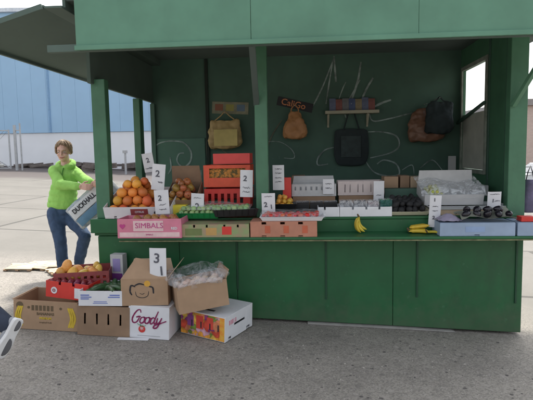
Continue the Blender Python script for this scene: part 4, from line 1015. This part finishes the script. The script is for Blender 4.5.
# potatoes / pale contents
heap(pb_, 'melon', M('pale_peach_skin', (.62, .42, .3), .6, .1, 8, rnd=.2), .04, -w/2, w/2, .03, .31, hb9-.07, 'peach', 'pale peach inside the clear plastic bag', 'peach', 'peaches in the bagged carton', layers=1)
bagm = MB(); rs = []
for i in range(9):
    t = i/8; rs.append([])
    for a_ in range(28):
        a = a_/28*2*math.pi; ex = math.copysign(abs(math.cos(a))**.6, math.cos(a)); ey = math.copysign(abs(math.sin(a))**.6, math.sin(a))
        fl = (.92, .97, 1.0, 1.1, 1.24, 1.3, 1.22, 1.08, .9)[i]; zt_b = (-.05, -.01, .02, .03, .0, .03, .07, .09, .085)[i]
        wob = 1+.05*math.sin(a*7+i)+.03*math.sin(a*11+2*i)
        rs[-1].append(Vector((ex*(w/2)*fl*wob, .17+ey*.17*fl*wob, hb9+zt_b+.018*math.sin(5*a+i))))
bagm.rings(rs, cap=False); o = bagm.build('plastic_bag', fBag, None, True)
o.location = pb_.location; o.rotation_euler = pb_.rotation_euler; tag(o, 'crumpled clear plastic bag spilling over the rim of the open brown carton', 'plastic bag')
mt = MB(); rs = []
if False: film_sheet('bag_top', None, -w*.45, w*.45, .02, .32, lambda u, v: hb9+.03+.035*math.sin(3*u+1)*math.sin(4*v), fBag, parent=o)
# colourful box
a1 = G(181, 333); a2 = G(225, 343.5); a3 = G(257, 333)
rzc = math.atan2(a2.y-a1.y, a2.x-a1.x)
wl = (Vector((a2.x, a2.y))-Vector((a1.x, a1.y))).length
c = (a1+a2)/2
cb = carton('colourful_box', 'white carton with orange, red and purple fruit print, turned at an angle on the asphalt', 'box', c.x, c.y, gz(c.x)+.006, wl, .46, .21, mWhite, rz=rzc, roll=tiltx(), top='closed', rightholes=[(.3, .5, .7, .6), (.1, .0, .2, .15), (.75, 0, .9, .15)])
mO = M('orange_print', (.75, .25, .03), .6, .2, 16, col2=(.75, .42, .06), thr=(.4, .6)); mRp = M('crimson_print', (.62, .06, .04), .6, .2, 10)
mV = M('violet_fruit_print', (.22, .05, .22), .6, .3, 12); mGg = M('green_print', (.15, .32, .06), .6, .3, 14)
decal(cb, wl, .21, 0.003, .02, .985, .98, mO, 'orange_band', .001)
if 1:
    mF_ = bpy.data.materials.new('fruit_pattern_print'); mF_.use_nodes = True; fn = mF_.node_tree.nodes; fl_ = mF_.node_tree.links
    tcf = fn.new('ShaderNodeTexCoord'); nzf = fn.new('ShaderNodeTexNoise'); nzf.inputs['Scale'].default_value = 9; nzf.inputs['Detail'].default_value = 3; fl_.new(tcf.outputs['Object'], nzf.inputs['Vector'])
    mxf = fn.new('ShaderNodeMix'); mxf.data_type = 'VECTOR'; mxf.inputs['Factor'].default_value = .16; fl_.new(tcf.outputs['Object'], mxf.inputs['A']); fl_.new(nzf.outputs['Color'], mxf.inputs['B'])
    vf = fn.new('ShaderNodeTexVoronoi'); vf.inputs['Scale'].default_value = 19; fl_.new(mxf.outputs['Result'], vf.inputs['Vector'])
    sf = fn.new('ShaderNodeSeparateColor'); fl_.new(vf.outputs['Color'], sf.inputs[0]); rf_ = fn.new('ShaderNodeValToRGB'); rf_.color_ramp.interpolation = 'CONSTANT'; el_ = rf_.color_ramp.elements
    el_[0].position = 0; el_[0].color = rgb(.78, .34, .04); el_[1].position = .22; el_[1].color = rgb(.68, .08, .04)
    for p_, c__ in ((.38, (.8, .5, .08)), (.55, (.3, .05, .22)), (.66, (.75, .25, .12)), (.8, (.62, .35, .42)), (.9, (.2, .3, .05))): e__ = el_.new(p_); e__.color = rgb(*c__)
    fl_.new(sf.outputs[0], rf_.inputs[0])
    dm_ = fn.new('ShaderNodeMapRange'); dm_.inputs['From Min'].default_value = .2; dm_.inputs['From Max'].default_value = .75; dm_.inputs['To Min'].default_value = 1.15; dm_.inputs['To Max'].default_value = .55; fl_.new(vf.outputs['Distance'], dm_.inputs['Value'])
    hv = fn.new('ShaderNodeHueSaturation'); fl_.new(rf_.outputs[0], hv.inputs['Color']); fl_.new(dm_.outputs[0], hv.inputs['Value']); fl_.new(hv.outputs[0], fn['Principled BSDF'].inputs['Base Color'])
    decal(cb, wl, .21, .004, .03, .88, .97, mF_, 'fruit_print', .003)
    for (x0, z0, x1, z1, m_) in ((.36, .35, .52, .9, mRp), (.16, .4, .30, .85, mV), (.60, .42, .74, .9, mRp)): decal(cb, wl, .21, x0, z0, x1, z1, m_, 'fruit_print', .0045)
for x0, x1, z0, z1, m_ in () and ((.02, .14, .1, .5, mGg), (.17, .33, .2, .92, mV), (.36, .55, .15, .95, mRp), (.56, .70, .35, .9, mPink), (.60, .80, .06, .34, mV), (.78, .95, .5, .93, mRp), (.02, .12, .6, .92, mRp)):
    decal(cb, wl, .21, x0, z0, x1, z1, m_, 'fruit_print', .003)
for x0 in (.25, .46, .66, .84): decal(cb, wl, .21, x0, .4, x0+.025, .66, mInk, 'slot_print', .006)
for q in range(0):
    xx = random.uniform(-.45, .45)*wl; zz_ = random.uniform(.03, .17); MB().tube([(xx, -.0065, zz_), (xx, -.0035, zz_)], random.uniform(.012, .022), 14, False).build('fruit_print', random.choice((mO, mV, mYel, mRp)), cb)
text(cb, 'FRUIT', .05, (.02, -.0075, .185), mWhite, bold=.001) if False else None
# dark print on the top
MB().b2(-.1, .06, .08, .11, .2148, .2155).build('top_print', mInk, cb)
for k in range(5):
    MB().b2(wl/2+.0003, wl/2+.0012, .06+.025*k, .075+.025*k, .13, .17).build('side_print', mPink, cb)
# flattened wooden crates on yard (left)
def slats(px, py, n, l, wd, rz, label):
    p = G(px, py); root = empty('broken_crate', (p.x, p.y, gz(p.x)+.004), label, 'broken crate', 'broken wooden crates on the yard', rz=rz, ry=tiltx())
    for i in range(n):
        MB().b2(-l/2+random.uniform(-.03, .03), l/2+random.uniform(-.03, .03), (i-n/2)*wd*1.3, (i-n/2)*wd*1.3+wd, .02, .032).build('slat', mWood, root)
    for s_ in (-1, 0, 1): MB().b2(s_*l*.45-.02, s_*l*.45+.02, -n/2*wd*1.3, n/2*wd*1.3, 0, .019).build('batten', mCard, root)
slats(22, 268.5, 5, .32, .05, .15, 'small pale broken crate lying farthest left on the yard')
slats(38, 267, 5, .38, .055, -.1, 'pale broken crate lying between the other two on the yard')
slats(52, 266, 5, .36, .06, .35, 'pale broken crate lying nearest the woman\'s foot')
slats(66, 272, 4, .4, .06, .7, 'pale broken crate under the woman\'s foot beside the mangoes')
# ================================================================ THINGS HANGING ON THE BACK WALL
yw = YB-.03
crease = bpy.data.textures.new('creases', 'CLOUDS'); crease.noise_scale = .13; crease.noise_depth = 3
def bagshape(name, label, x0, y0, x1, y1, mat, hm, strap=True, dep=.10, sag=.9, colr=None, v=None, top=.5, crz=.085):
    v = v or yw-dep; cx, zb, w, h = rect(x0, y0, x1, y1, v)
    root = empty(name, (cx, v, zb), label, 'bag', 'bags hanging on the back wall'); mb = MB(); rs = []
    ph = random.uniform(0, 6)
    for i in range(11):
        t = i/10; wd = w/2*(1-(1-top)*t**1.6)*(.78+.22*math.sin(min(1, t*3)*math.pi/2)); dd = dep*(.55+.45*math.sin(math.pi*min(1, t*.9+.15)))*(1-.6*t)
        rs.append([Vector((wd*math.copysign(abs(math.cos(a))**.75, math.cos(a))*(1+.05*math.sin(4*a+ph+5*t)), dd*math.sin(a)*(1+.12*math.sin(5*a+9*t)), h*hm*t)) for a in [k_/20*2*math.pi for k_ in range(20)]])
    mb.rings(rs); bo = mb.build('bag_body', mat, root, True)
    sb = bo.modifiers.new('sub', 'SUBSURF'); sb.levels = 2; sb.render_levels = 2
    dd_ = bo.modifiers.new('creases', 'DISPLACE'); dd_.texture = crease; dd_.strength = crz; dd_.mid_level = .5
    K(MB().b2(cx-.004, cx+.004, v-.02, YB+.002, zb+h-.012, zb+h-.004), 'hook', mMetal, 0)
    if strap:
        MB().tube(smoothpts([(-w*top*.4, 0, h*hm-.01), (-w*.12, 0, h*.9), (0, 0, h), (w*.12, 0, h*.9), (w*top*.4, 0, h*hm-.01)], 4), .008, 6).build('strap', mat, root, True)
    return root, w, h
mTan = M('tan_plastic', (.40, .28, .12), .6, .15, 8, .3, 20); mTan2 = M('orange_tan_plastic', (.42, .20, .08), .6, .15, 8, .3, 20); mBrn = M('brown_plastic', (.18, .09, .055), .5, .2, 8, .3, 20)
mTote = M('dark_canvas', (.018, .028, .03), .85, .2, 10, .2, 120)
b_, w_, h_ = bagshape('carrier_bag', 'tan plastic bag with yellowish panel hanging left of the centre post', 208, 112, 243, 149, mTan, .8, top=.7)
MB().b2(-w_*.28, w_*.36, -.112, -.106, h_*.08, h_*.52).build('panel', M('yellow_beige_panel', (.50, .40, .14), .7), b_)
bagshape('carrier_bag', 'orange-tan plastic bag hanging right of the centre post', 282, 105, 308, 139, mTan2, .85, top=.35)
bt_, w_, h_ = bagshape('tote_bag', 'large black shopping bag with long handles below the wall shelf', 334, 103, 369, 166, mTote, .6, strap=False, top=.92, dep=.025, crz=.012)
for dy in (-.012, .012): MB().tube(smoothpts([(-w_*.22, dy, h_*.58), (-w_*.08, dy*.6, h_*.85), (0, 0, h_), (w_*.08, dy*.6, h_*.85), (w_*.22, dy, h_*.58)], 4), .008, 6).build('handle', mTote, bt_, True)
MB().b2(-w_*.30, w_*.26, -.036, -.034, h_*.14, h_*.48).build('print', M('faded_print', (.03, .045, .045), .8, .4, 14), bt_)
bagshape('carrier_bag', 'brown plastic bag hanging nearest the window', 406, 103, 447, 142, mBrn, .9, strap=False, top=.5)
bagshape('rucksack', 'black rucksack hanging over the brown bag by the window', 424, 97, 455, 134, mTote, .9, top=.7, v=yw-.24)
# posters / banner
def board(name, label, x0, y0, x1, y1, v, mat, ry=0, cat='poster'):
    cx, zb, w, h = rect(x0, y0, x1, y1, v); root = empty(name, (cx, v, zb), label, cat, ry=R(ry)); MB().b2(-w/2, w/2, 0, .004, 0, h).build('sheet', mat, root); return root, w, h
po_, w_, h_ = board('poster', 'faded green and yellow poster pinned above the tan bag', 212, 102, 248, 114, YB-.01, M('faded_poster', (.22, .22, .15), .7, .3, 9), 3)
for i, m_ in enumerate((M('poster_red', (.25, .1, .06), .7), M('poster_olive', (.3, .28, .08), .7), M('poster_blue', (.12, .18, .25), .7))):
    decal(po_, w_, h_, .08+.3*i, .25, .3+.3*i, .8, m_, 'picture', .002)
bn_, w_, h_ = board('banner', 'dark paper banner with orange lettering above the orange-tan bag', 276, 100, 312, 109, YB-.01, mInk, 14)
text(bn_, 'CaliGo', .11, (-.02, -.003, h_*.5), M('orange_letter', (.62, .24, .1), .6), bold=.001)
# small wall shelf with booklets
cx, zb, w, h = rect(325, 111, 378, 114, YB-.03)
sh = empty('wall_shelf', (cx, YB-.001, zb), 'small cream wall shelf on two brackets below the graffiti', 'shelf')
mCr = M('cream_wood', (.38, .36, .27), .7, .1, 6)
MB().b2(-w/2, w/2, -.14, 0, 0, h).build('shelf_board', mCr, sh)
for s_ in (-.44, .30): MB().bar((s_*w, -.01, -.13), (s_*w, -.12, -.005), .022).b2(s_*w-.011, s_*w+.011, -.012, -.001, -.16, -.002).build('bracket', mCr, sh)
cols = [(.12, .14, .22), (.22, .08, .07), (.16, .16, .17), (.07, .1, .2), (.25, .2, .12)]
for i in range(7):
    ww = w*.12; o = MB().b2(-ww/2, ww/2, 0, .035, 0, .13+.03*random.random()).build('booklet', M('booklet_%d' % (i % 5), cols[i % 5], .6, .3, 12)); o.location = (cx-w*.36+i*ww*1.02, YB-.08, zb+h+.002); o.rotation_euler = (R(-8), 0, 0)
    tag(o, 'small booklet standing in the row on the cream wall shelf', 'booklet', 'booklets on the wall shelf')
# white paper by window bottom-left corner
board('note', 'small pale note pinned at the lower left of the window', 448, 156, 456, 172, YB-.04, mWhiteG, 0, 'note')
# ================================================================ PEOPLE
def remesh(o, vox, it=4):
    m = o.modifiers.new('remesh', 'REMESH'); m.mode = 'VOXEL'; m.voxel_size = vox; m.use_smooth_shade = True
    s = o.modifiers.new('smooth', 'SMOOTH'); s.factor = .5; s.iterations = it
    return o
def cap(mb, a, ra, b, rb, seg=14): mb.tube([a, Vector(a)*.5+Vector(b)*.5, b], [ra, (ra+rb)/2, rb], seg)
def chain(mb, pts, rad, seg=14):
    for i in range(len(pts)-1): cap(mb, pts[i], rad[i], pts[i+1], rad[i+1], seg)
def hand(mb, wrist, d, side, s=1.0, curl=.9, nrm=None):
    """d = pointing dir, side = thumb side dir"""
    d = Vector(d).normalized(); side = (Vector(side) - d*Vector(side).dot(d)).normalized(); n = d.cross(side)   # palm normal
    if nrm is not None and n.dot(Vector(nrm)) < 0: n = -n
    w = Vector(wrist); k = w + d*.085*s
    for t in (-.030, -.010, .010, .030): cap(mb, w+side*t*.6*s, .014*s, k+side*t*s, .0125*s, 8)
    for t, L_ in ((.031, .068), (.0105, .076), (-.0105, .070), (-.031, .055)):
        p = k+side*t*s; dd = d.copy(); r = .0092*s
        for j in range(3):
            a = curl*(.35+.35*j); dirn = (d*math.cos(a)+n*math.sin(a)).normalized()
            q = p+dirn*L_*s*(.45, .32, .25)[j]; cap(mb, p, r, q, r*.9, 8); p = q; r *= .92
    p = w+d*.02*s+side*.025*s; q = p+(d*.55+side*.75+n*.25).normalized()*.04*s; cap(mb, p, .0125*s, q, .0105*s, 8)
    q2 = q+(d*.8+side*.25+n*.45).normalized()*.034*s; cap(mb, q, .0105*s, q2, .009*s, 8)
def head(mb, c, s, rz, pitch=0):
    """c = skull centre; face looks to -y rotated by rz"""
    Q = Euler((pitch, 0, rz)).to_matrix()
    def L_(x, y, z): return Vector(c)+Q @ Vector((x, y, z))*s
    E = Euler((pitch, 0, rz))
    mb.ell(L_(0, .012, .025), (.072*s, .090*s, .085*s), E); mb.ell(L_(0, -.025, -.045), (.056*s, .062*s, .068*s), E)
    mb.ell(L_(0, -.045, -.085), (.033*s, .033*s, .027*s), E)
    mb.ell(L_(0, -.076, .022), (.05*s, .016*s, .014*s), E)
    cap(mb, L_(0, -.085, .008), .009*s, L_(0, -.101, -.028), .012*s, 8)
    for x in (-1, 1):
        mb.ell(L_(x*.073, .012, -.012), (.010*s, .018*s, .030*s), E, 10); mb.ell(L_(x*.034, -.066, -.035), (.022*s, .018*s, .02*s), E, 10)
    cap(mb, L_(-.018, -.080, -.063), .008*s, L_(.018, -.080, -.063), .008*s, 8)
    return L_, E
def face(root, L_, E, s):
    for x in (-1, 1):
        e = MB().ell(L_(x*.030, -.0795, -.002), (.013*s, .007*s, .0075*s), E, 10).build('eye', M('eye_white', (.6, .58, .55), .3), root, True)
        MB().ell(L_(x*.030, -.0855, -.002), (.0055*s, .003*s, .0058*s), E, 8).build('iris', M('dark_iris', (.04, .025, .02), .2), e, True)
        MB().tube([L_(x*.016, -.089, .019), L_(x*.032, -.090, .023), L_(x*.047, -.080, .018)], .0035*s, 6).build('eyebrow', mHair, root, True)
    MB().tube([L_(-.028, -.078, -.058), L_(-.010, -.090, -.066), L_(.010, -.090, -.066), L_(.028, -.078, -.058)], [.003*s, .006*s, .006*s, .003*s], 8).build('lips', M('lip_red', (.42, .13, .11), .5), root, True)
# ---- woman
yW = G(62, 276).y
gw = G(64, 276)
wo = empty('person', (gw.x, gw.y, gz(gw.x)), 'woman in a lime green hoodie and blue jeans holding a large printed sack', 'person')
base = wo.location.copy()
def J(px, py, dy=0): return AY(px, py, yW+dy)-base
H = J(63.5, 151.5, 0)
neck = J(65, 165, .01); sR = J(54, 171, -.07); sL = J(73, 170, .08)
eR = J(60.5, 184.5, -.22); wR = J(80.5, 186.5, -.36)
eL = J(83, 178.5, -.02); wL = J(92.5, 183.5, -.26)
chest = J(62.5, 182, 0); waist = J(61.5, 205, .02); pel = J(61.5, 213, .02)
hR = J(55.5, 214, -.04); kR = J(60.5, 241, -.08); aR = J(63, 268, .02)
hL = J(68, 214, .04); kL = J(85, 235, -.10); aL = J(79, 262, .12)
body = MB(); L_, E_ = head(body, H, 1.04, R(10), R(4))
cap(body, neck+Vector((0, .02, -.05)), .055, H+Vector((0, .02, -.05)), .048)
chain(body, [sR, eR, wR], [.045, .036, .026]); chain(body, [sL, eL, wL], [.045, .036, .026])
body.ell(chest, (.105, .08, .2)); body.ell(pel, (.12, .09, .12)); cap(body, chest, .1, pel, .1); cap(body, sR, .05, sL, .05)
chain(body, [hR, kR, aR], [.075, .05, .038]); chain(body, [hL, kL, aL], [.075, .05, .038])
cap(body, neck+Vector((0, 0, -.1)), .07, neck, .05)
hand(body, wR, (1, -.25, -.05), (0, .2, 1), .95, .8, (0, 1, -.3)); hand(body, wL, (.85, -.45, -.15), (0, .1, 1), .95, .9, (0, 1, -.2))
remesh(body.build('body', mSkin, wo, True), .0055, 2)
face(wo, L_, E_, 1.04)
# hair: short tousled bob built of separate locks
hr = MB(); rnd_ = random.Random(4)
hr.ell(L_(0, .024, .036), (.078, .088, .084), E_)
def lock(a, p0, p1, k, r, wob):
    pts = []
    for q in range(6):
        ph = p0+(p1-p0)*q/5; kk = k*(1+.05*math.sin(3*ph+wob)); aa = a+.12*math.sin(2*ph+wob)
        below = max(0, ph-R(95))
        pts.append(L_(.080*kk*math.sin(min(ph, R(95)))*math.cos(aa), .088*kk*math.sin(min(ph, R(95)))*math.sin(aa)+.016, .034+.086*kk*math.cos(min(ph, R(95)))-below*.075))
    hr.tube(pts, [r*.7, r, r, r*.95, r*.75, r*.35], 5)
for i in range(260):
    a = math.pi/2+rnd_.uniform(-1.95, 1.95); side = abs(a-math.pi/2)
    lock(a, R(rnd_.uniform(0, 40)), R(rnd_.uniform(105, 138)) if side > 1.0 else R(rnd_.uniform(115, 150)), rnd_.uniform(1.0, 1.13), rnd_.uniform(.005, .008), rnd_.uniform(0, 6))
for i in range(70):
    a = -math.pi/2+rnd_.uniform(-1.25, 1.25); side = abs(a+math.pi/2)
    lock(a, R(rnd_.uniform(0, 25)), R(rnd_.uniform(50, 62)+side*26), rnd_.uniform(1.03, 1.12), rnd_.uniform(.005, .007), rnd_.uniform(0, 6))
hr.build('hair', mHair, wo, True)
# hoodie
hd = MB(); bz_ = Euler((0, 0, R(-22)))
for f, rx, ry in ((0, .146, .112), (.2, .170, .128), (.4, .182, .136), (.6, .190, .142), (.8, .195, .144), (.95, .194, .140)):
    c_ = (neck+Vector((0, 0, -.13))).lerp(waist, f); hd.ell(c_, (rx, ry, .10), bz_)
cap(hd, sR+Vector((.02, 0, -.015)), .068, neck+Vector((0, .02, -.07)), .085); cap(hd, sL+Vector((-.02, 0, -.015)), .065, neck+Vector((0, .02, -.07)), .085)
chain(hd, [sR, eR+Vector((-.01, 0, 0)), wR+(eR-wR)*.12], [.068, .060, .045]); chain(hd, [sL, eL, wL+(eL-wL)*.12], [.062, .06, .045])
cap(hd, wR+(eR-wR)*.16, .046, wR+(eR-wR)*.06, .038); cap(hd, wL+(eL-wL)*.16, .046, wL+(eL-wL)*.06, .038)
# hood roll behind the neck, front kept open
for k in range(10):
    a = R(-60+30*k); q = R(-60+30*(k+1))
    f = lambda a_: neck+Vector((.088*math.cos(a_), .078*math.sin(a_)+.015, .005+.035*math.sin(a_)))
    cap(hd, f(a), .036, f(q), .036, 8)
# folds
for (p_, q_) in ((sR.lerp(waist, .5), waist+Vector((-.1, -.1, .05))), (chest+Vector((.02, -.12, .02)), waist+Vector((.08, -.12, .02))), (eR+Vector((0, -.05, .03)), eR.lerp(wR, .5)+Vector((0, -.045, 0)))):
    cap(hd, p_, .02, q_, .012, 8)
ho = remesh(hd.build('hoodie', mHood, wo, True), .009, 5)
tx = bpy.data.textures.new('folds', 'CLOUDS'); tx.noise_scale = .09; tx.noise_depth = 2
dm = ho.modifiers.new('folds', 'DISPLACE'); dm.texture = tx; dm.strength = .02; dm.mid_level = .5
MB().tube([neck+Vector((.02, -.085, -.035)), neck+Vector((.022, -.13, -.10)), neck+Vector((.03, -.145, -.17))], .005, 6).build('drawstring', M('dark_cord', (.05, .2, .03), .8), wo, True)
jn = MB()
jn.ell(pel+Vector((0, 0, .03)), (.165, .122, .11), bz_); jn.ell(pel+Vector((0, .0, -.06)), (.16, .12, .10), bz_)
chain(jn, [hR, hR.lerp(kR, .5), kR, kR.lerp(aR, .4), aR+Vector((0, 0, -.01))], [.102, .088, .070, .072, .064]); chain(jn, [hL, hL.lerp(kL, .5), kL, kL.lerp(aL, .4), aL+Vector((0, 0, -.01))], [.10, .087, .070, .070, .062])
jo = remesh(jn.build('jeans', mJean, wo, True), .009, 4); dj = jo.modifiers.new('folds', 'DISPLACE'); dj.texture = tx; dj.strength = .022; dj.mid_level = .5
def shoe(root, ankle, d, mat, sole, name='shoe', s=1.0, up=Vector((0, 0, 1))):
    d = Vector(d).normalized(); up = (Vector(up)-d*Vector(up).dot(d)).normalized(); sd = d.cross(up)
    mb = MB(); rs = []
    for t, hw, hh_ in ((-.075, .022, .045), (-.065, .034, .065), (-.02, .038, .078), (.04, .040, .062), (.10, .046, .046), (.15, .046, .040), (.185, .034, .032), (.20, .016, .022)):
        rs.append([Vector(ankle)+d*t*s+up*(-.075+.018+max(0, hh_*(.5+.5*math.sin(a))))*s+sd*hw*math.cos(a)*s for a in [k_/14*2*math.pi for k_ in range(14)]])
    mb.rings(rs); o = mb.build(name, mat, root, True)
    so_ = MB(); rs = []
    for t, hw in ((-.085, .026), (-.07, .038), (-.02, .040), (.04, .038), (.10, .048), (.15, .049), (.19, .038), (.212, .018)):
        rs.append([Vector(ankle)+d*t*s+up*(z_)*s+sd*x_*hw*s for x_, z_ in ((-1, -.083), (1, -.083), (1.02, -.05), (-1.02, -.05))])
    so_.rings(rs); so_.build('sole', sole, o, False, .004)
    return o, d, up, sd
mSh = M('grey_shoe', (.2, .2, .21), .6, .2, 12); mSo = M('white_rubber', (.62, .62, .62), .6, .08, 10)
zgr = gz((aR+base).x)
def floor(a): 
    p_ = a+base; return Vector((a.x, a.y, gz(p_.x)-base.z+.083))
shoe(wo, floor(aR), (.55, -.85, 0), mSh, mSo); shoe(wo, floor(aL), (.9, -.35, 0), mSh, mSo)
cap_ = MB(); 
# ---- big sack she holds
c0 = AY(94.5, 202, yW-.22); sk = empty('printed_sack', c0, 'large grey and blue printed sack held slanting against the stall by the woman', 'sack', ry=-R(40), rz=R(4))
LW, HW = 56/500*5.8/2, 27/500*5.8/2
mb = MB(); rs = []
for i in range(17):
    t = -1+2*i/16; e = (1-abs(t)**6)
    row = []
    for a_ in range(24):
        a = a_/24*2*math.pi; row.append(Vector((LW*t, (.065*e+.006)*math.sin(a)*(1+.1*math.sin(9*t)), HW*(1-.05*t*t)*math.copysign(abs(math.cos(a))**.7, math.cos(a))*(1+.02*math.sin(7*t)))))
    rs.append(row)
mb.rings(rs)
for v in mb.bm.verts: v.co += Vector((0, random.uniform(-1, 1)*.006, random.uniform(-1, 1)*.004))
mSk = M('woven_sack', (.42, .45, .47), .55, .12, 8, .3, 30, col2=(.16, .24, .34), thr=(.52, .62))
mb.build('sack_body', mSk, sk, True)
def sheet_on(name, x0, x1, z0, z1, mat):
    m_ = MB(); n = 12; g = []
    for i in range(n+1):
        x = x0+(x1-x0)*i/n; t = x/LW; e = (1-abs(t)**6); col_ = []
        for k in range(7):
            z = z0+(z1-z0)*k/6; cz = min(1, abs(z)/(HW*(1-.05*t*t))); sn = math.sqrt(max(0, 1-cz**(2/.7))); col_.append(m_.bm.verts.new((x, -((.065*e+.006)*1.1*sn+.010), z)))
        g.append(col_)
    for i in range(n):
        for k in range(6): m_.bm.faces.new((g[i][k], g[i+1][k], g[i+1][k+1], g[i][k+1]))
    return link(name, m_.mesh(name), mat, sk, True)
sheet_on('white_band', -LW*.92, LW*.6, -.02, HW*.72, M('sack_white', (.6, .62, .63), .6, .08, 10))
sheet_on('blue_band', -LW*.88, LW*.8, -HW*.8, -.03, M('sack_blue', (.12, .25, .38), .6, .2, 10))
tx_ = text(sk, 'DUCKHALL', .076, (-LW*.22, -.09, HW*.34), mInk, bold=.0025, sx=.85)
# ---- walking person at the left edge (only a raised trailing foot is in the photo)
foot = CP + ray(10, 335)*3.05
pw = empty('person', (foot.x-.75, foot.y, gz(foot.x-.75)), 'person striding out at the left edge, only dark trousers and raised trainer in view', 'person')
bs = pw.location.copy()
def V3(x, y, z): return Vector((x, y, z))
an = CP + ray(8, 326)*3.05 - bs
knee = V3(an.x-.33, an.y+.04, an.z+.24); hip = V3(-.12, .02, .90)
kn2 = V3(-.32, -.12, .50); an2 = V3(-.45, -.14, .09); hip2 = V3(-.14, -.14, .90)
b2_ = MB(); Lh, Eh = head(b2_, V3(-.20, -.06, 1.60), 1.0, R(-88))
cap(b2_, V3(-.17, -.06, 1.42), .055, V3(-.19, -.06, 1.55), .05); b2_.ell(V3(-.14, -.06, 1.2), (.1, .16, .24)); cap(b2_, V3(-.13, -.06, 1.2), .12, V3(-.12, -.06, .95), .12)
cap(b2_, V3(-.16, -.23, 1.38), .05, V3(-.16, .11, 1.38), .05)
chain(b2_, [hip, knee, an], [.08, .05, .038]); chain(b2_, [hip2, kn2, an2], [.08, .05, .038])
chain(b2_, [V3(-.16, -.25, 1.38), V3(-.08, -.35, 1.12), V3(-.24, -.40, .92)], [.045, .037, .027]); chain(b2_, [V3(-.16, .13, 1.38), V3(-.24, .20, 1.12), V3(-.46, .24, .98)], [.045, .037, .027])
hand(b2_, V3(-.24, -.40, .92), (-.3, 0, -1), (-1, 0, 0), 1, .5); hand(b2_, V3(-.46, .24, .98), (-.5, 0, -.8), (-1, 0, 0), 1, .5)
remesh(b2_.build('body', mSkin, pw, True), .008, 2); face(pw, Lh, Eh, 1.0)
h2 = MB(); h2.ell(Lh(0, .02, .042), (.08, .094, .084), Eh); h2.ell(Lh(0, .06, .0), (.07, .05, .07), Eh); remesh(h2.build('hair', M('dark_hair', (.03, .02, .015), .6), pw, True), .008, 2)
j2 = MB(); j2.ell(V3(-.13, -.06, .93), (.13, .17, .12)); chain(j2, [hip, hip.lerp(knee, .5), knee, an+(an-knee).normalized()*-.01], [.105, .09, .070, .055]); chain(j2, [hip2, hip2.lerp(kn2, .5), kn2, an2], [.105, .09, .074, .064])
remesh(j2.build('trousers', mJean2, pw, True), .011, 4)
c2 = MB()
for t in (.0, .3, .6, .9): c2.ell(V3(-.15+.02*t, -.06, 1.32-.36*t), (.135, .19, .12))
cap(c2, V3(-.16, -.23, 1.38), .08, V3(-.16, .11, 1.38), .08); chain(c2, [V3(-.16, -.25, 1.38), V3(-.08, -.35, 1.12), V3(-.22, -.392, .95)], [.075, .06, .045]); chain(c2, [V3(-.16, .13, 1.38), V3(-.24, .20, 1.12), V3(-.43, .235, 1.0)], [.075, .06, .045])
remesh(c2.build('jacket', M('navy_jacket', (.03, .04, .08), .8, .2, 10), pw, True), .012, 4)
# raised trainer: toe pointing down, sole facing right
mTr = M('grey_trainer', (.25, .26, .28), .6, .2, 14)
so3, d3, u3, s3 = shoe(pw, an+V3(.005, 0, -.0), (-.42, -.30, -.9), mTr, mSo, 'trainer', .84, (-.80, .62, .35))
Qs = Matrix((d3, s3, u3)).transposed().to_euler()
for t_, ln_, wd_ in ((-.03, .034, .022), (.105, .055, .030)):
    MB().ell(an+V3(.005, 0, 0)+d3*t_-u3*.070, (ln_, wd_, .004), Qs, 14).build('tread', M('dark_tread', (.07, .07, .075), .8), so3, True)
shoe(pw, V3(an2.x, an2.y, gz((an2+bs).x)-bs.z+.083), (-1, 0, 0), mTr, mSo, 'trainer')
